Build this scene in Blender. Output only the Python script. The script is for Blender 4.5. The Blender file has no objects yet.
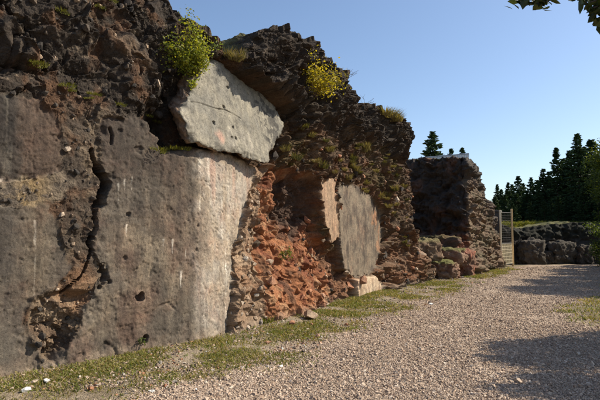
import bpy, bmesh, math, random
import numpy as np
from mathutils import Vector, Matrix, noise as mnoise

random.seed(7)
RNG = np.random.default_rng(11)
scene = bpy.context.scene
COL = scene.collection

# ------------------------------------------------------------------ camera
F_PX, CX, CY, CAM_Z = 520.0, 300.0, 200.0, 1.6
PITCH = math.atan(37.0 / F_PX)
cam_d = bpy.data.cameras.new('camera')
cam = bpy.data.objects.new('camera', cam_d)
COL.objects.link(cam)
cam_d.sensor_width = 36.0
cam_d.lens = 36.0 * F_PX / 600.0
cam_d.clip_end = 6000
cam_d.clip_start = 0.05
cam.location = (0, 0, CAM_Z)
cam.rotation_euler = (math.pi / 2 + PITCH, 0, 0)
scene.camera = cam

# ------------------------------------------------------------------ light
SUN_AZ = math.atan2(1.0, 0.13)          # clockwise from +Y
SUN_EL = math.radians(41)
SKY_STRENGTH = 0.118
SUN_STRENGTH = 5.0
world = bpy.data.worlds.new('World')
scene.world = world
world.use_nodes = True
wn = world.node_tree
bg = wn.nodes.get('Background') or wn.nodes.new('ShaderNodeBackground')
sky = wn.nodes.new('ShaderNodeTexSky')
sky.sky_type = 'NISHITA'
sky.sun_disc = False
sky.sun_elevation = SUN_EL
sky.sun_rotation = SUN_AZ
sky.altitude = 400
sky.air_density = 1.0
sky.dust_density = 1.4
sky.ozone_density = 2.2
wn.links.new(sky.outputs[0], bg.inputs[0])
bg.inputs[1].default_value = SKY_STRENGTH
sun_d = bpy.data.lights.new('sun', 'SUN')
sun_d.energy = SUN_STRENGTH
sun_d.angle = math.radians(0.5)
sun_d.color = (1.0, 0.915, 0.77)
sun = bpy.data.objects.new('sun', sun_d)
COL.objects.link(sun)
SD = Vector((math.sin(SUN_AZ) * math.cos(SUN_EL), math.cos(SUN_AZ) * math.cos(SUN_EL), math.sin(SUN_EL)))
sun.rotation_euler = SD.to_track_quat('Z', 'Y').to_euler()
sun.location = SD * 60
scene.view_settings.view_transform = 'Standard'
scene.view_settings.look = 'None'
scene.view_settings.exposure = 0.6
scene.view_settings.gamma = 1.0

# ------------------------------------------------------------------ numpy noise
def _hash(ix, iy, iz, seed):
    h = (ix.astype(np.uint32) * np.uint32(374761393) + iy.astype(np.uint32) * np.uint32(668265263)
         + iz.astype(np.uint32) * np.uint32(2147483647) + np.uint32(seed) * np.uint32(1274126177))
    h = (h ^ (h >> np.uint32(13))) * np.uint32(1274126177)
    h = (h ^ (h >> np.uint32(15))) * np.uint32(2246822519)
    return (h ^ (h >> np.uint32(16)))

def _h01(ix, iy, iz, seed):
    return _hash(ix, iy, iz, seed).astype(np.float32) * np.float32(1.0 / 4294967295.0)

def vnoise(x, y, z, seed=0):
    x = np.asarray(x, np.float32); y = np.asarray(y, np.float32); z = np.asarray(z, np.float32)
    x, y, z = np.broadcast_arrays(x, y, z)
    fx, fy, fz = np.floor(x), np.floor(y), np.floor(z)
    ix, iy, iz = (f.astype(np.int64) + 50000 for f in (fx, fy, fz))
    u, v, w = x - fx, y - fy, z - fz
    u, v, w = (t * t * t * (t * (t * 6 - 15) + 10) for t in (u, v, w))
    r = 0
    for a in (0, 1):
        for b in (0, 1):
            for c in (0, 1):
                r = r + _h01(ix + a, iy + b, iz + c, seed) * (u if a else 1 - u) * (v if b else 1 - v) * (w if c else 1 - w)
    return r * 2 - 1

def fbm(x, y, z, oct=4, seed=0, lac=2.03, gain=0.5):
    s, a, t = 0, 1.0, 0.0
    for o in range(oct):
        s = s + a * vnoise(x, y, z, seed + o * 17)
        t += a; a *= gain
        x, y, z = x * lac, y * lac, z * lac
    return s / t

def ridged(x, y, z, oct=4, seed=0, gain=0.55):
    s, a, t = 0, 1.0, 0.0
    for o in range(oct):
        s = s + a * (1 - 2 * np.abs(vnoise(x, y, z, seed + o * 31)))
        t += a; a *= gain
        x, y, z = x * 2.07, y * 2.07, z * 2.07
    return s / t

def voronoi(x, y, z, seed=0):
    """F1, F2, cell id (0..1), height of the cell's own tilted facet"""
    x = np.asarray(x, np.float32)
    fx, fy, fz = np.floor(x), np.floor(y), np.floor(z)
    f1 = np.full(x.shape, 9.0, np.float32); f2 = f1.copy(); cid = np.zeros(x.shape, np.float32); fac = cid.copy()
    for a in (-1, 0, 1):
        for b in (-1, 0, 1):
            for c in (-1, 0, 1):
                ix, iy, iz = ((f + k).astype(np.int64) + 50000 for f, k in ((fx, a), (fy, b), (fz, c)))
                px = fx + a + _h01(ix, iy, iz, seed)
                py = fy + b + _h01(ix, iy, iz, seed + 1)
                pz = fz + c + _h01(ix, iy, iz, seed + 2)
                d = (px - x) ** 2 + (py - y) ** 2 + (pz - z) ** 2
                nearer = d < f1
                f2 = np.where(nearer, f1, np.minimum(f2, d))
                cid = np.where(nearer, _h01(ix, iy, iz, seed + 3), cid)
                fac = np.where(nearer, (_h01(ix, iy, iz, seed + 4) - .5) * (px - x) + (_h01(ix, iy, iz, seed + 5) - .5) * (py - y) + (_h01(ix, iy, iz, seed + 6) - .5) * (pz - z), fac)
                f1 = np.where(nearer, d, f1)
    return np.sqrt(f1), np.sqrt(f2), cid, fac * 2

def rubble(x, y, z, seed=0):
    """angular blocks with tilted flat tops, continuous; returns height (cell units) and block id"""
    x = np.asarray(x, np.float32)
    fx, fy, fz = np.floor(x), np.floor(y), np.floor(z)
    best = np.full(x.shape, -9.0, np.float32); cid = np.zeros(x.shape, np.float32)
    for a in (-1, 0, 1):
        for b in (-1, 0, 1):
            for c in (-1, 0, 1):
                ix, iy, iz = ((f + k).astype(np.int64) + 50000 for f, k in ((fx, a), (fy, b), (fz, c)))
                h0, h1, h2, h3, h4, h5, h6 = (_h01(ix, iy, iz, seed + k) for k in range(7))
                dx, dy, dz = x - fx - a - h0, y - fy - b - h1, z - fz - c - h2
                r1, r2, r3 = (h3 - .5) * 1.6, (h4 - .5) * 1.6, (h5 - .5) * 1.6
                ch = np.maximum(np.maximum(np.abs(dx + r1 * dy + r2 * dz), np.abs(dy - r1 * dx + r3 * dz)), np.abs(dz - r2 * dx - r3 * dy))
                o = h6 * 0.45
                v = np.minimum(o + 0.85 * ((h4 - .5) * dx + (h5 - .5) * dy + (h3 - .5) * dz), o + 0.62 - 1.15 * ch)
                w = v > best
                cid = np.where(w, h3, cid); best = np.where(w, v, best)
    return best - 0.25, cid

def sstep(a, b, x):
    t = np.clip((x - a) / (b - a), 0, 1)
    return t * t * (3 - 2 * t)

def mix(a, b, t):
    return a + (b - a) * t

# ------------------------------------------------------------------ pixel rays -> places on real surfaces
def ray(px, py):
    dx = (np.asarray(px, float) - CX) / F_PX
    dy = -(np.asarray(py, float) - CY) / F_PX
    cp, sp = math.cos(PITCH), math.sin(PITCH)
    return dx, cp - dy * sp, sp + dy * cp

def on_ground(px, py, z=0.0):
    rx, ry, rz = ray(px, py)
    t = (z - CAM_Z) / rz
    return float(rx * t), float(ry * t)

def at_dist(px, py, d):
    rx, ry, rz = ray(px, py)
    return float(rx / ry * d), d, float(CAM_Z + rz / ry * d)

def dense(ctrl, step=0.05):
    """Catmull-Rom through control points, resampled by arc length"""
    c = np.array(ctrl, float)
    c = np.vstack([2 * c[0] - c[1], c, 2 * c[-1] - c[-2]])
    pts = []
    for i in range(1, len(c) - 2):
        t = np.linspace(0, 1, 40, endpoint=False)[:, None]
        p0, p1, p2, p3 = c[i - 1], c[i], c[i + 1], c[i + 2]
        pts.append(0.5 * (2 * p1 + (p2 - p0) * t + (2 * p0 - 5 * p1 + 4 * p2 - p3) * t ** 2 + (-p0 + 3 * p1 - 3 * p2 + p3) * t ** 3))
    pts.append(c[-2][None])
    p = np.vstack(pts)
    s = np.concatenate([[0], np.cumsum(np.hypot(*np.diff(p, axis=0).T))])
    ss = np.arange(0, s[-1], step)
    return ss, np.stack([np.interp(ss, s, p[:, 0]), np.interp(ss, s, p[:, 1])], 1)

class Curve:
    def __init__(self, ctrl, smooth=0.3):
        self.s, self.p = dense(ctrl)
        k = max(1, int(smooth / 0.05)); ker = np.ones(2 * k + 1) / (2 * k + 1)
        d = np.gradient(self.p, axis=0)
        dp = np.pad(d, ((k, k), (0, 0)), mode='edge')
        d = np.stack([np.convolve(dp[:, i], ker, 'valid') for i in (0, 1)], 1)
        d /= np.linalg.norm(d, axis=1)[:, None]
        self.n = np.stack([d[:, 1], -d[:, 0]], 1)
    def pos(self, s):
        return np.interp(s, self.s, self.p[:, 0]), np.interp(s, self.s, self.p[:, 1])
    def nor(self, s):
        nx, ny = np.interp(s, self.s, self.n[:, 0]), np.interp(s, self.s, self.n[:, 1])
        l = np.hypot(nx, ny); return nx / l, ny / l
    def from_px(self, px, py, smax=None):
        px = np.asarray(px, float); py = np.asarray(py, float)
        m = self.s <= (smax if smax else self.s[-1])
        ang = self.p[m, 0] / np.maximum(self.p[m, 1], 0.3)
        rx, ry, rz = ray(px, py)
        s = np.interp(rx / ry, ang, self.s[m])
        y = np.interp(s, self.s, self.p[:, 1])
        return s, CAM_Z + rz / ry * y

def poly_sd(poly, X, Y):
    """signed distance, positive inside"""
    P = np.asarray(poly, float); n = len(P)
    d2 = np.full(X.shape, 1e9); inside = np.zeros(X.shape, bool)
    for i in range(n):
        ax, ay = P[i]; bx, by = P[(i + 1) % n]
        ex, ey = bx - ax, by - ay
        t = np.clip(((X - ax) * ex + (Y - ay) * ey) / (ex * ex + ey * ey + 1e-12), 0, 1)
        d2 = np.minimum(d2, (X - ax - t * ex) ** 2 + (Y - ay - t * ey) ** 2)
        if ay != by:
            c = ((ay > Y) != (by > Y)) & (X < (bx - ax) * (Y - ay) / (by - ay) + ax)
            inside ^= c
    return np.where(inside, 1, -1) * np.sqrt(d2)

def line_d(line, X, Y):
    P = np.asarray(line, float); d2 = np.full(X.shape, 1e9)
    for i in range(len(P) - 1):
        ax, ay = P[i]; ex, ey = P[i + 1] - P[i]
        t = np.clip(((X - ax) * ex + (Y - ay) * ey) / (ex * ex + ey * ey + 1e-12), 0, 1)
        d2 = np.minimum(d2, (X - ax - t * ex) ** 2 + (Y - ay - t * ey) ** 2)
    return np.sqrt(d2)

# ------------------------------------------------------------------ objects
def mesh_np(name, verts, faces, cols=None, smooth=True):
    """verts (N,3), faces (M,k) int array -> mesh"""
    me = bpy.data.meshes.new(name)
    verts = np.asarray(verts, np.float32); faces = np.asarray(faces, np.int32)
    k = faces.shape[1]
    me.vertices.add(len(verts)); me.vertices.foreach_set('co', verts.ravel())
    me.loops.add(faces.size); me.loops.foreach_set('vertex_index', faces.ravel())
    me.polygons.add(len(faces)); me.polygons.foreach_set('loop_start', np.arange(0, faces.size, k, dtype=np.int32))
    me.polygons.foreach_set('loop_total', np.full(len(faces), k, np.int32))
    me.polygons.foreach_set('use_smooth', np.full(len(faces), smooth, bool))
    if cols is not None:
        a = me.attributes.new('Col', 'FLOAT_COLOR', 'POINT')
        c = np.ones((len(verts), 4), np.float32); c[:, :3] = cols
        a.data.foreach_set('color', c.ravel())
    me.update(); me.validate()
    return me

def link(name, me, mat, parent=None, loc=None):
    o = bpy.data.objects.new(name, me); COL.objects.link(o)
    if me is not None and mat is not None and not me.materials:
        me.materials.append(mat)
    if parent is not None:
        o.parent = parent
    if loc is not None:
        o.location = loc
    return o

def tag(o, label=None, cat=None, group=None, kind=None):
    if label: o['label'] = label
    if cat: o['category'] = cat
    if group: o['group'] = group
    if kind: o['kind'] = kind
    return o

def thing(name, label, cat, loc=(0, 0, 0), rotz=0.0, group=None):
    o = bpy.data.objects.new(name, None); COL.objects.link(o)
    o.location = loc; o.rotation_euler = (0, 0, rotz); o.empty_display_size = 0.2
    return tag(o, label, cat, group)

def submesh(V, F, C, mask):
    f = F[mask]; idx = np.unique(f)
    remap = np.zeros(len(V), np.int64); remap[idx] = np.arange(len(idx))
    return V[idx], remap[f], C[idx]

def clone(o, parent=None):
    c = o.copy(); COL.objects.link(c)
    if parent is not None: c.parent = parent
    for ch in o.children:
        clone(ch, c)
    return c

# ------------------------------------------------------------------ materials
def new_mat(name):
    m = bpy.data.materials.new(name); m.use_nodes = True
    nt = m.node_tree
    b = nt.nodes.get('Principled BSDF')
    return m, nt, b

def nnode(nt, typ, **kw):
    n = nt.nodes.new(typ)
    for k, v in kw.items():
        setattr(n, k, v)
    return n

def noise_tex(nt, coord, scale, detail=6, rough=0.6):
    n = nnode(nt, 'ShaderNodeTexNoise'); n.inputs['Scale'].default_value = scale
    n.inputs['Detail'].default_value = detail; n.inputs['Roughness'].default_value = rough
    nt.links.new(coord, n.inputs['Vector']); return n.outputs['Fac']

def ramp(nt, fac, stops):
    r = nnode(nt, 'ShaderNodeValToRGB'); cr = r.color_ramp
    while len(cr.elements) < len(stops): cr.elements.new(0.5)
    for e, (p, c) in zip(cr.elements, stops):
        e.position = p; e.color = (c[0], c[1], c[2], 1)
    nt.links.new(fac, r.inputs[0]); return r.outputs[0]

def mul(nt, a, b, fac=1.0):
    m = nnode(nt, 'ShaderNodeMix', data_type='RGBA', blend_type='MULTIPLY')
    m.inputs[0].default_value = fac
    nt.links.new(a, m.inputs[6]); nt.links.new(b, m.inputs[7]); return m.outputs[2]

def bump(nt, b, layers):
    prev = None
    for h, strength, dist in layers:
        n = nnode(nt, 'ShaderNodeBump'); n.inputs['Strength'].default_value = strength
        n.inputs['Distance'].default_value = dist
        nt.links.new(h, n.inputs['Height'])
        if prev is not None: nt.links.new(prev, n.inputs['Normal'])
        prev = n.outputs[0]
    nt.links.new(prev, b.inputs['Normal'])

def attr_stone_mat(name, fine=90, rough=0.93, bstr=0.6, bdist=0.012, contrast=(0.6, 1.35), streak=False, red=1.0):
    """colour comes from the mesh's own mineral/lichen colour, grain from noise"""
    m, nt, b = new_mat(name)
    at = nnode(nt, 'ShaderNodeAttribute', attribute_name='Col')
    geo = nnode(nt, 'ShaderNodeNewGeometry')
    co = geo.outputs['Position']
    n1 = noise_tex(nt, co, fine, 4, 0.7)
    n2 = noise_tex(nt, co, fine * 0.22, 6, 0.65)
    lo, hi = contrast
    g1 = ramp(nt, n1, [(0.3, (lo,) * 3), (0.7, (hi,) * 3)])
    g2 = ramp(nt, n2, [(0.3, (0.75, 0.74, 0.74)), (0.7, (1.2, 1.2, 1.18))])
    c = mul(nt, mul(nt, at.outputs['Color'], g1), g2)
    if streak:                                                   # rain-washed vertical streaks and dark specks in the cement
        mp = nnode(nt, 'ShaderNodeMapping'); mp.inputs['Scale'].default_value = (1, 1, 0.09); nt.links.new(co, mp.inputs[0])
        n3 = noise_tex(nt, mp.outputs[0], 9, 5, 0.6)
        c = mul(nt, c, ramp(nt, n3, [(0.3, (0.72, 0.71, 0.71)), (0.5, (1, 1, 1)), (0.72, (1.22, 1.2, 1.17))]))
        n5 = noise_tex(nt, co, 45, 3, 0.8)
        c = mul(nt, c, ramp(nt, n5, [(0.33, (0.35, 0.34, 0.33)), (0.42, (1, 1, 1)), (0.62, (1, 1, 1)), (0.72, (1.45, 1.42, 1.36))]))
        n4 = noise_tex(nt, co, 6, 12, 0.78)
        c = mul(nt, c, ramp(nt, n4, [(0.36, (0.58, 0.55, 0.53)), (0.44, (0.85, 0.84, 0.83)), (0.5, (1.05, 1.03, 1.0)), (0.56, (1.12, 1.1, 1.06)), (0.66, (1.42, 1.36, 1.26))]))
        n6 = noise_tex(nt, co, 2.1, 9, 0.7)
        c = mul(nt, c, ramp(nt, n6, [(0.45, (1.0, 1.0, 1.0)), (0.56, (1.0 + .03 * red, 1 - .015 * red, 1 - .03 * red)), (0.66, (1 + .10 * red, 1 - .05 * red, 1 - .08 * red))]))
    nt.links.new(c, b.inputs['Base Color'])
    b.inputs['Roughness'].default_value = rough
    b.inputs['Specular IOR Level'].default_value = 0.25
    v = nnode(nt, 'ShaderNodeTexVoronoi'); v.inputs['Scale'].default_value = fine * 0.35
    nt.links.new(co, v.inputs['Vector'])
    bump(nt, b, [(v.outputs['Distance'], bstr * 0.5, bdist), (n2, bstr, bdist * 2), (n1, bstr, bdist * 0.6)])
    return m

M_CONC = attr_stone_mat('concrete', 110, 0.9, 0.5, 0.007, (0.62, 1.34), streak=True)
M_SLAB = attr_stone_mat('slab_concrete', 110, 0.9, 0.5, 0.007, (0.62, 1.34), streak=True, red=0.0)
M_ROCK = attr_stone_mat('rock', 60, 0.9, 0.9, 0.02, (0.5, 1.45))
M_CLAY = attr_stone_mat('red_clay', 55, 0.95, 0.8, 0.015, (0.65, 1.3))

def rand_stone_mat(name, stops, fine=60):
    m, nt, b = new_mat(name)
    oi = nnode(nt, 'ShaderNodeObjectInfo')
    tc = nnode(nt, 'ShaderNodeNewGeometry')
    base = ramp(nt, oi.outputs['Random'], stops)
    n1 = noise_tex(nt, tc.outputs['Position'], fine, 5, 0.7)
    n2 = noise_tex(nt, tc.outputs['Position'], fine * 0.25, 5, 0.6)
    g = ramp(nt, n1, [(0.3, (0.6,) * 3), (0.7, (1.3,) * 3)])
    g2 = ramp(nt, n2, [(0.35, (0.7,) * 3), (0.65, (1.2,) * 3)])
    nt.links.new(mul(nt, mul(nt, base, g), g2), b.inputs['Base Color'])
    b.inputs['Roughness'].default_value = 0.9
    b.inputs['Specular IOR Level'].default_value = 0.25
    bump(nt, b, [(n2, 0.7, 0.02), (n1, 0.6, 0.008)])
    return m

M_STONE = rand_stone_mat('loose_stone', [(0, (0.22, 0.17, 0.13)), (0.35, (0.34, 0.26, 0.19)), (0.7, (0.25, 0.22, 0.19)), (1, (0.42, 0.36, 0.29))])
M_STONE_W = rand_stone_mat('white_stone', [(0, (0.62, 0.6, 0.55)), (1, (0.7, 0.68, 0.64))])
M_STONE_R = rand_stone_mat('red_stone', [(0, (0.28, 0.12, 0.065)), (0.5, (0.35, 0.165, 0.09)), (1, (0.33, 0.20, 0.13))])
M_STONE_D = rand_stone_mat('dark_stone', [(0, (0.04, 0.034, 0.029)), (0.5, (0.065, 0.053, 0.043)), (1, (0.11, 0.08, 0.055))])
M_STONE_T = rand_stone_mat('tan_stone', [(0, (0.26, 0.19, 0.13)), (0.5, (0.38, 0.27, 0.18)), (1, (0.42, 0.34, 0.26))])

def leaf_mat(name, trans=0.45, rough=0.5, spec=0.3):
    m, nt, b = new_mat(name)
    at = nnode(nt, 'ShaderNodeAttribute', attribute_name='Col')
    nt.links.new(at.outputs['Color'], b.inputs['Base Color'])
    b.inputs['Roughness'].default_value = rough
    b.inputs['Specular IOR Level'].default_value = spec
    tr = nnode(nt, 'ShaderNodeBsdfTranslucent')
    br = nnode(nt, 'ShaderNodeMix', data_type='RGBA', blend_type='MULTIPLY'); br.inputs[0].default_value = 1
    nt.links.new(at.outputs['Color'], br.inputs[6]); br.inputs[7].default_value = (1.35, 1.3, 0.5, 1)
    nt.links.new(br.outputs[2], tr.inputs[0])
    mx = nnode(nt, 'ShaderNodeMixShader'); mx.inputs[0].default_value = trans
    nt.links.new(b.outputs[0], mx.inputs[1]); nt.links.new(tr.outputs[0], mx.inputs[2])
    nt.links.new(mx.outputs[0], nt.nodes['Material Output'].inputs[0])
    return m

M_LEAF = leaf_mat('leaf')
M_NEEDLE = leaf_mat('needle', 0.12, 0.7, 0.15)
M_GRASS = leaf_mat('grass_blade', 0.35, 0.7, 0.15)

def plain_mat(name, col, rough=0.7, metal=0.0, scale=40, var=0.3, bd=0.003):
    m, nt, b = new_mat(name)
    geo = nnode(nt, 'ShaderNodeNewGeometry')
    n1 = noise_tex(nt, geo.outputs['Position'], scale, 6, 0.65)
    c = ramp(nt, n1, [(0.3, tuple(x * (1 - var) for x in col)), (0.7, tuple(min(1, x * (1 + var)) for x in col))])
    nt.links.new(c, b.inputs['Base Color'])
    b.inputs['Roughness'].default_value = rough; b.inputs['Metallic'].default_value = metal
    bump(nt, b, [(n1, 0.4, bd)])
    return m

M_BARK = plain_mat('bark', (0.075, 0.055, 0.04), 0.95, 0, 30, 0.5, 0.02)
M_TWIG = plain_mat('twig', (0.12, 0.09, 0.06), 0.9, 0, 60, 0.4)
M_POST = plain_mat('weathered_pale_paint', (0.80, 0.70, 0.48), 0.6, 0, 25, 0.2)
M_POST_Y = plain_mat('yellowed_paint', (0.72, 0.50, 0.24), 0.6, 0, 25, 0.25)
M_GALV = plain_mat('galvanised_steel', (0.52, 0.55, 0.58), 0.45, 0.6, 30, 0.15)
M_WIRE = plain_mat('steel_wire', (0.10, 0.095, 0.085), 0.5, 0.5, 30, 0.2)

# ------------------------------------------------------------------ the long wall: concrete, rock, clay
base_px = [(0, 381), (60, 369), (120, 357), (197, 343), (245, 331), (310, 312), (350, 298), (388, 286)]
W_CTRL = [(-7.2, 0.6), (-5.3, 3.35)] + [on_ground(*p) for p in base_px] + [(3.75, 18.9), (3.7, 20.2), (1.8, 21.4)]
WC = Curve(W_CTRL, 0.5)
_i = int(np.argmax(WC.p[:, 0] / np.maximum(WC.p[:, 1], 0.3) * (WC.p[:, 1] > 3)))
S_END = WC.s[_i]
P = lambda pts: np.stack(WC.from_px([p[0] for p in pts], [p[1] for p in pts], S_END), 1)
SX = lambda px: float(WC.from_px(px, 200, S_END)[0])

top_px = [(-60, -45), (100, -38), (150, -34), (180, -22), (196, -8), (208, 8), (220, 30), (230, 48), (236, 60), (250, 61), (254, 52), (260, 44),
          (268, 31), (278, 28), (292, 34), (306, 43), (320, 54), (331, 67), (345, 86), (358, 104), (372, 111), (388, 116), (400, 122), (410, 128), (417, 137)]
tp = P(top_px)

def wall_H(s):
    h = np.interp(s, tp[:, 0], tp[:, 1])
    return h

# columns: spacing grows with distance
cols_s = [0.0]
while cols_s[-1] < WC.s[-1] - 0.1:
    s = cols_s[-1]
    y = float(np.interp(s, WC.s, WC.p[:, 1]))
    inview = SX(-15) < s < S_END + 0.4
    cols_s.append(s + (0.00165 * max(y, 5) if inview else 0.06))
cs = np.array(cols_s)
NR, NTOP = 400, 74
z0 = -0.25
Hs = wall_H(cs)
t = np.linspace(0, 1, NR)
S2 = np.repeat(cs[:, None], NR + NTOP, 1)
Z2 = np.empty_like(S2); back = np.zeros_like(S2)
Z2[:, :NR] = z0 + (Hs[:, None] - z0) * t[None]
bk = np.cumsum(np.geomspace(0.015, 0.22, NTOP))
Z2[:, NR:] = Hs[:, None]
back[:, NR:] = bk[None]
topm = (back > 0)
X0, Y0 = WC.pos(S2); NX, NY = WC.nor(S2)

# ---- layout of the wall, in metres along it and up it
LUP = P([(-120, 70), (-60, 88), (0, 92), (22, 95), (44, 101), (56, 110), (62, 128), (64, 150), (67, 174), (48, 177), (22, 180), (0, 182), (-60, 192), (-130, 205)])
LLOW = P([(-130, 215), (-60, 208), (0, 203), (20, 206), (38, 203), (55, 203), (62, 222), (66, 250), (72, 272), (62, 288), (40, 296), (29, 298),
          (24, 312), (30, 335), (42, 360), (48, 385), (48, 420), (-130, 470)])
MID = P([(101, 140), (104, 122), (112, 115), (140, 116), (151, 122), (158, 140), (161, 152), (172, 151), (188, 150), (205, 147), (222, 147), (243, 157), (264, 165), (263, 180),
         (256, 198), (247, 222), (238, 246), (235, 285), (230, 320), (228, 350), (226, 380), (45, 420), (50, 372), (60, 352), (72, 340), (84, 312), (97, 290),
         (101, 268), (95, 247), (96, 226), (103, 206), (113, 182), (104, 170)])
MID_L = SX(197)
RUB = P([(264, 163), (276, 166), (272, 195), (264, 225), (261, 250), (263, 290), (262, 335), (226, 372), (230, 320), (235, 285), (238, 246), (247, 222), (256, 198)])
CLAY = P([(268, 172), (290, 168), (318, 178), (322, 205), (324, 240), (345, 264), (352, 285), (350, 330), (262, 350), (258, 300), (258, 250), (268, 215)])
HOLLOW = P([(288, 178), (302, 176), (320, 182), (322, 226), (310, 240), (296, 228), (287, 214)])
FAC1 = P([(321, 182), (328, 177), (334, 180), (336, 205), (338, 240), (331, 243), (325, 226)])
FAC2 = P([(337, 188), (352, 184), (368, 196), (377, 210), (379, 236), (374, 262), (366, 274), (352, 276), (341, 270), (337, 230)])
FAC3 = P([(348, 280), (356, 276), (367, 276), (372, 284), (368, 305), (348, 310)])
CRACK = P([(94, 150), (101, 168), (109, 183), (106, 196), (100, 207), (97, 222), (93, 240), (90, 258), (86, 272), (76, 284), (66, 294)])
DARKUP = P([(205, 80), (232, 62), (240, 40), (266, 15), (300, 25), (345, 70), (400, 105), (425, 125), (425, 160), (400, 158), (380, 150), (350, 140), (330, 128), (305, 120), (288, 108), (262, 92), (235, 76)])

def sdn(poly, amp=0.03, freq=7.0, seed=3):
    wob = amp * fbm(S2 * freq, Z2 * freq, 0 * S2, 3, seed) * 2
    wob2 = amp * 0.9 * fbm(S2 * freq * .6, Z2 * freq * .6, 0 * S2 + 5, 2, seed + 9) * 2
    return poly_sd(poly, S2 + wob, Z2 + wob2)

d_up, d_low, d_mid = sdn(LUP, 0.035), sdn(LLOW, 0.05), sdn(MID, 0.04)
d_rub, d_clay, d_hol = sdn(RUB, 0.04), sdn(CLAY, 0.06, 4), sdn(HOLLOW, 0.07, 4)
d_f1, d_f2, d_f3 = sdn(FAC1, 0.04), sdn(FAC2, 0.05), sdn(FAC3, 0.03)
d_crk = line_d(CRACK, S2 + 0.05 * fbm(S2 * 8, Z2 * 8, 0 * S2, 3, 77), Z2)
d_dark = sdn(DARKUP, 0.2, 1.6)

Xn, Yn, Zn = X0, Y0, Z2 + 0 * S2
Xn = X0 - NX * back; Yn = Y0 - NY * back
n_big = fbm(Xn * 0.55, Yn * 0.55, Zn * 0.75, 3, 5)
n_med = ridged(Xn * 1.5, Yn * 1.5, Zn * 1.9, 4, 8)
n_fin = ridged(Xn * 6, Yn * 6, Zn * 6.5, 4, 12)
wx, wy, wz = (0.05 * fbm(Xn * 5, Yn * 5, Zn * 5, 3, q) for q in (201, 202, 203))
r_m, vid = rubble((Xn + wx) * 4.2, (Yn + wy) * 4.2, (Zn + wz) * 5.4, 21)
r_b, bid = rubble((Xn + 2 * wx) * 1.35 + 0.3 * n_big, (Yn + 2 * wy) * 1.35, (Zn + 2 * wz) * 1.7, 69)
amp_m = 0.25 + 0.9 * sstep(-0.25, 0.35, fbm(Xn * .9, Yn * .9, Zn * 1.1, 3, 601)); amp_s = 0.35 + 1.0 * sstep(-0.2, 0.3, fbm(Xn * 1.7, Yn * 1.7, Zn * 1.7, 3, 603))
lump = r_m / 4.2 * 0.85 * amp_m
pebl = 0
strat = ridged(Xn * .8 + Zn * .5, Yn * .8, Zn * 3.4 - Xn * .5, 4, 605)
r_p, _ = rubble((Xn + wx) * 2.3, (Yn + wy) * 2.3, (Zn + wz) * 3.0, 345)
blocks = r_b / 1.35 * 0.7 + 0.07 * strat
micro = fbm(Xn * 30, Yn * 30, Zn * 30, 3, 31)

def flake(sv, zv, xs, ys, zs, freq, ang, seed, warp=1.0):
    """overlapping broken plates: slow rise, sharp ragged drop"""
    p = (np.cos(ang) * sv + np.sin(ang) * zv) * freq + warp * fbm(xs * freq * .7, ys * freq * .7, zs * freq * .7, 4, seed)
    p = p + 0.35 * vnoise(xs * freq * 2.5, ys * freq * 2.5, zs * freq * 2.5, seed + 5)
    c = np.floor(p); w = p - c
    return (np.minimum(w, (1 - w) * 6.5) - .43 + 0.5 * (_h01(c.astype(np.int64) + 9000, 0 * c.astype(np.int64), 0 * c.astype(np.int64), seed) - .5)) / freq
zf = Z2 + 0.6 * back
smz = 0.42 + 0.75 * sstep(-0.12, 0.30, fbm(Xn * .75 + 7, Yn * .75, Zn * .9, 3, 711))
fl = 0.30 * flake(S2, zf, Xn, Yn, Zn, 0.62, 1.05, 713, 1.5) * .9 + 0.26 * flake(S2, zf, Xn, Yn, Zn, 1.3, 0.9, 701, 1.3) + 0.34 * flake(S2, zf, Xn, Yn, Zn, 3.1, 2.3, 703) + smz * (0.36 * flake(S2, zf, Xn, Yn, Zn, 6.5, 0.75, 705) + 0.28 * flake(S2, zf, Xn, Yn, Zn, 13, 2.0, 707))
# rock everywhere first
rock = 0.18 * n_big + 0.05 * n_med + 0.02 * n_fin + 0.40 * lump * smz + pebl + 0.40 * blocks + fl + 0.03
sl, sm, sr = SX(160), SX(240), SX(330)
D = rock.copy()
lf = 1 - sstep(SX(206), SX(232), S2)
D = mix(D, 0.16 + 0.42 * (rock - 0.06) + 0.30 * fl, lf)
# the crag over the concrete sits a little behind it and bulges above
left = 1 - sstep(SX(200), SX(226), S2)
D -= left * (0.26 + 0.12 * sstep(3.3, 5.0, Z2) + 0.10 * sstep(SX(120), SX(190), S2))
# hollow right behind the leaning slab
D += -0.55 * np.exp(-((S2 - SX(176)) / 0.33) ** 2) * np.exp(-((Z2 - P([(178, 125)])[0, 1]) / 0.55) ** 2)
# dark upper cliff overhangs the red hollow
right = sstep(SX(226), SX(246), S2)
D += sstep(-0.3, 0.4, d_dark) * 0.30 * right
slope = right * sstep(SX(372), SX(400), S2)
D += slope * 0.55 * (1 - sstep(0.0, 3.4, Z2))
D += right * sstep(SX(336), SX(346), S2) * 0.25 * (1 - sstep(0.4, 1.3, Z2))
# notch shoulder
# clay
clay_shape = (-0.32 + 0.36 * (1 - sstep(0.15, 1.75, Z2))) + 0.10 * n_med + 0.08 * n_big + r_m / 4.2 * 0.75 + r_p / 2.3 * 0.65 + fl * 0.35
k = sstep(-0.10, 0.12, d_clay)
D = mix(D, clay_shape, k)
k = sstep(-0.05, 0.25, d_hol)
D = mix(D, -0.58 + 0.10 * n_med + r_m / 4.2 * 0.7 + r_p / 2.3 * 0.8 + 0.7 * fl, k)
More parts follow.
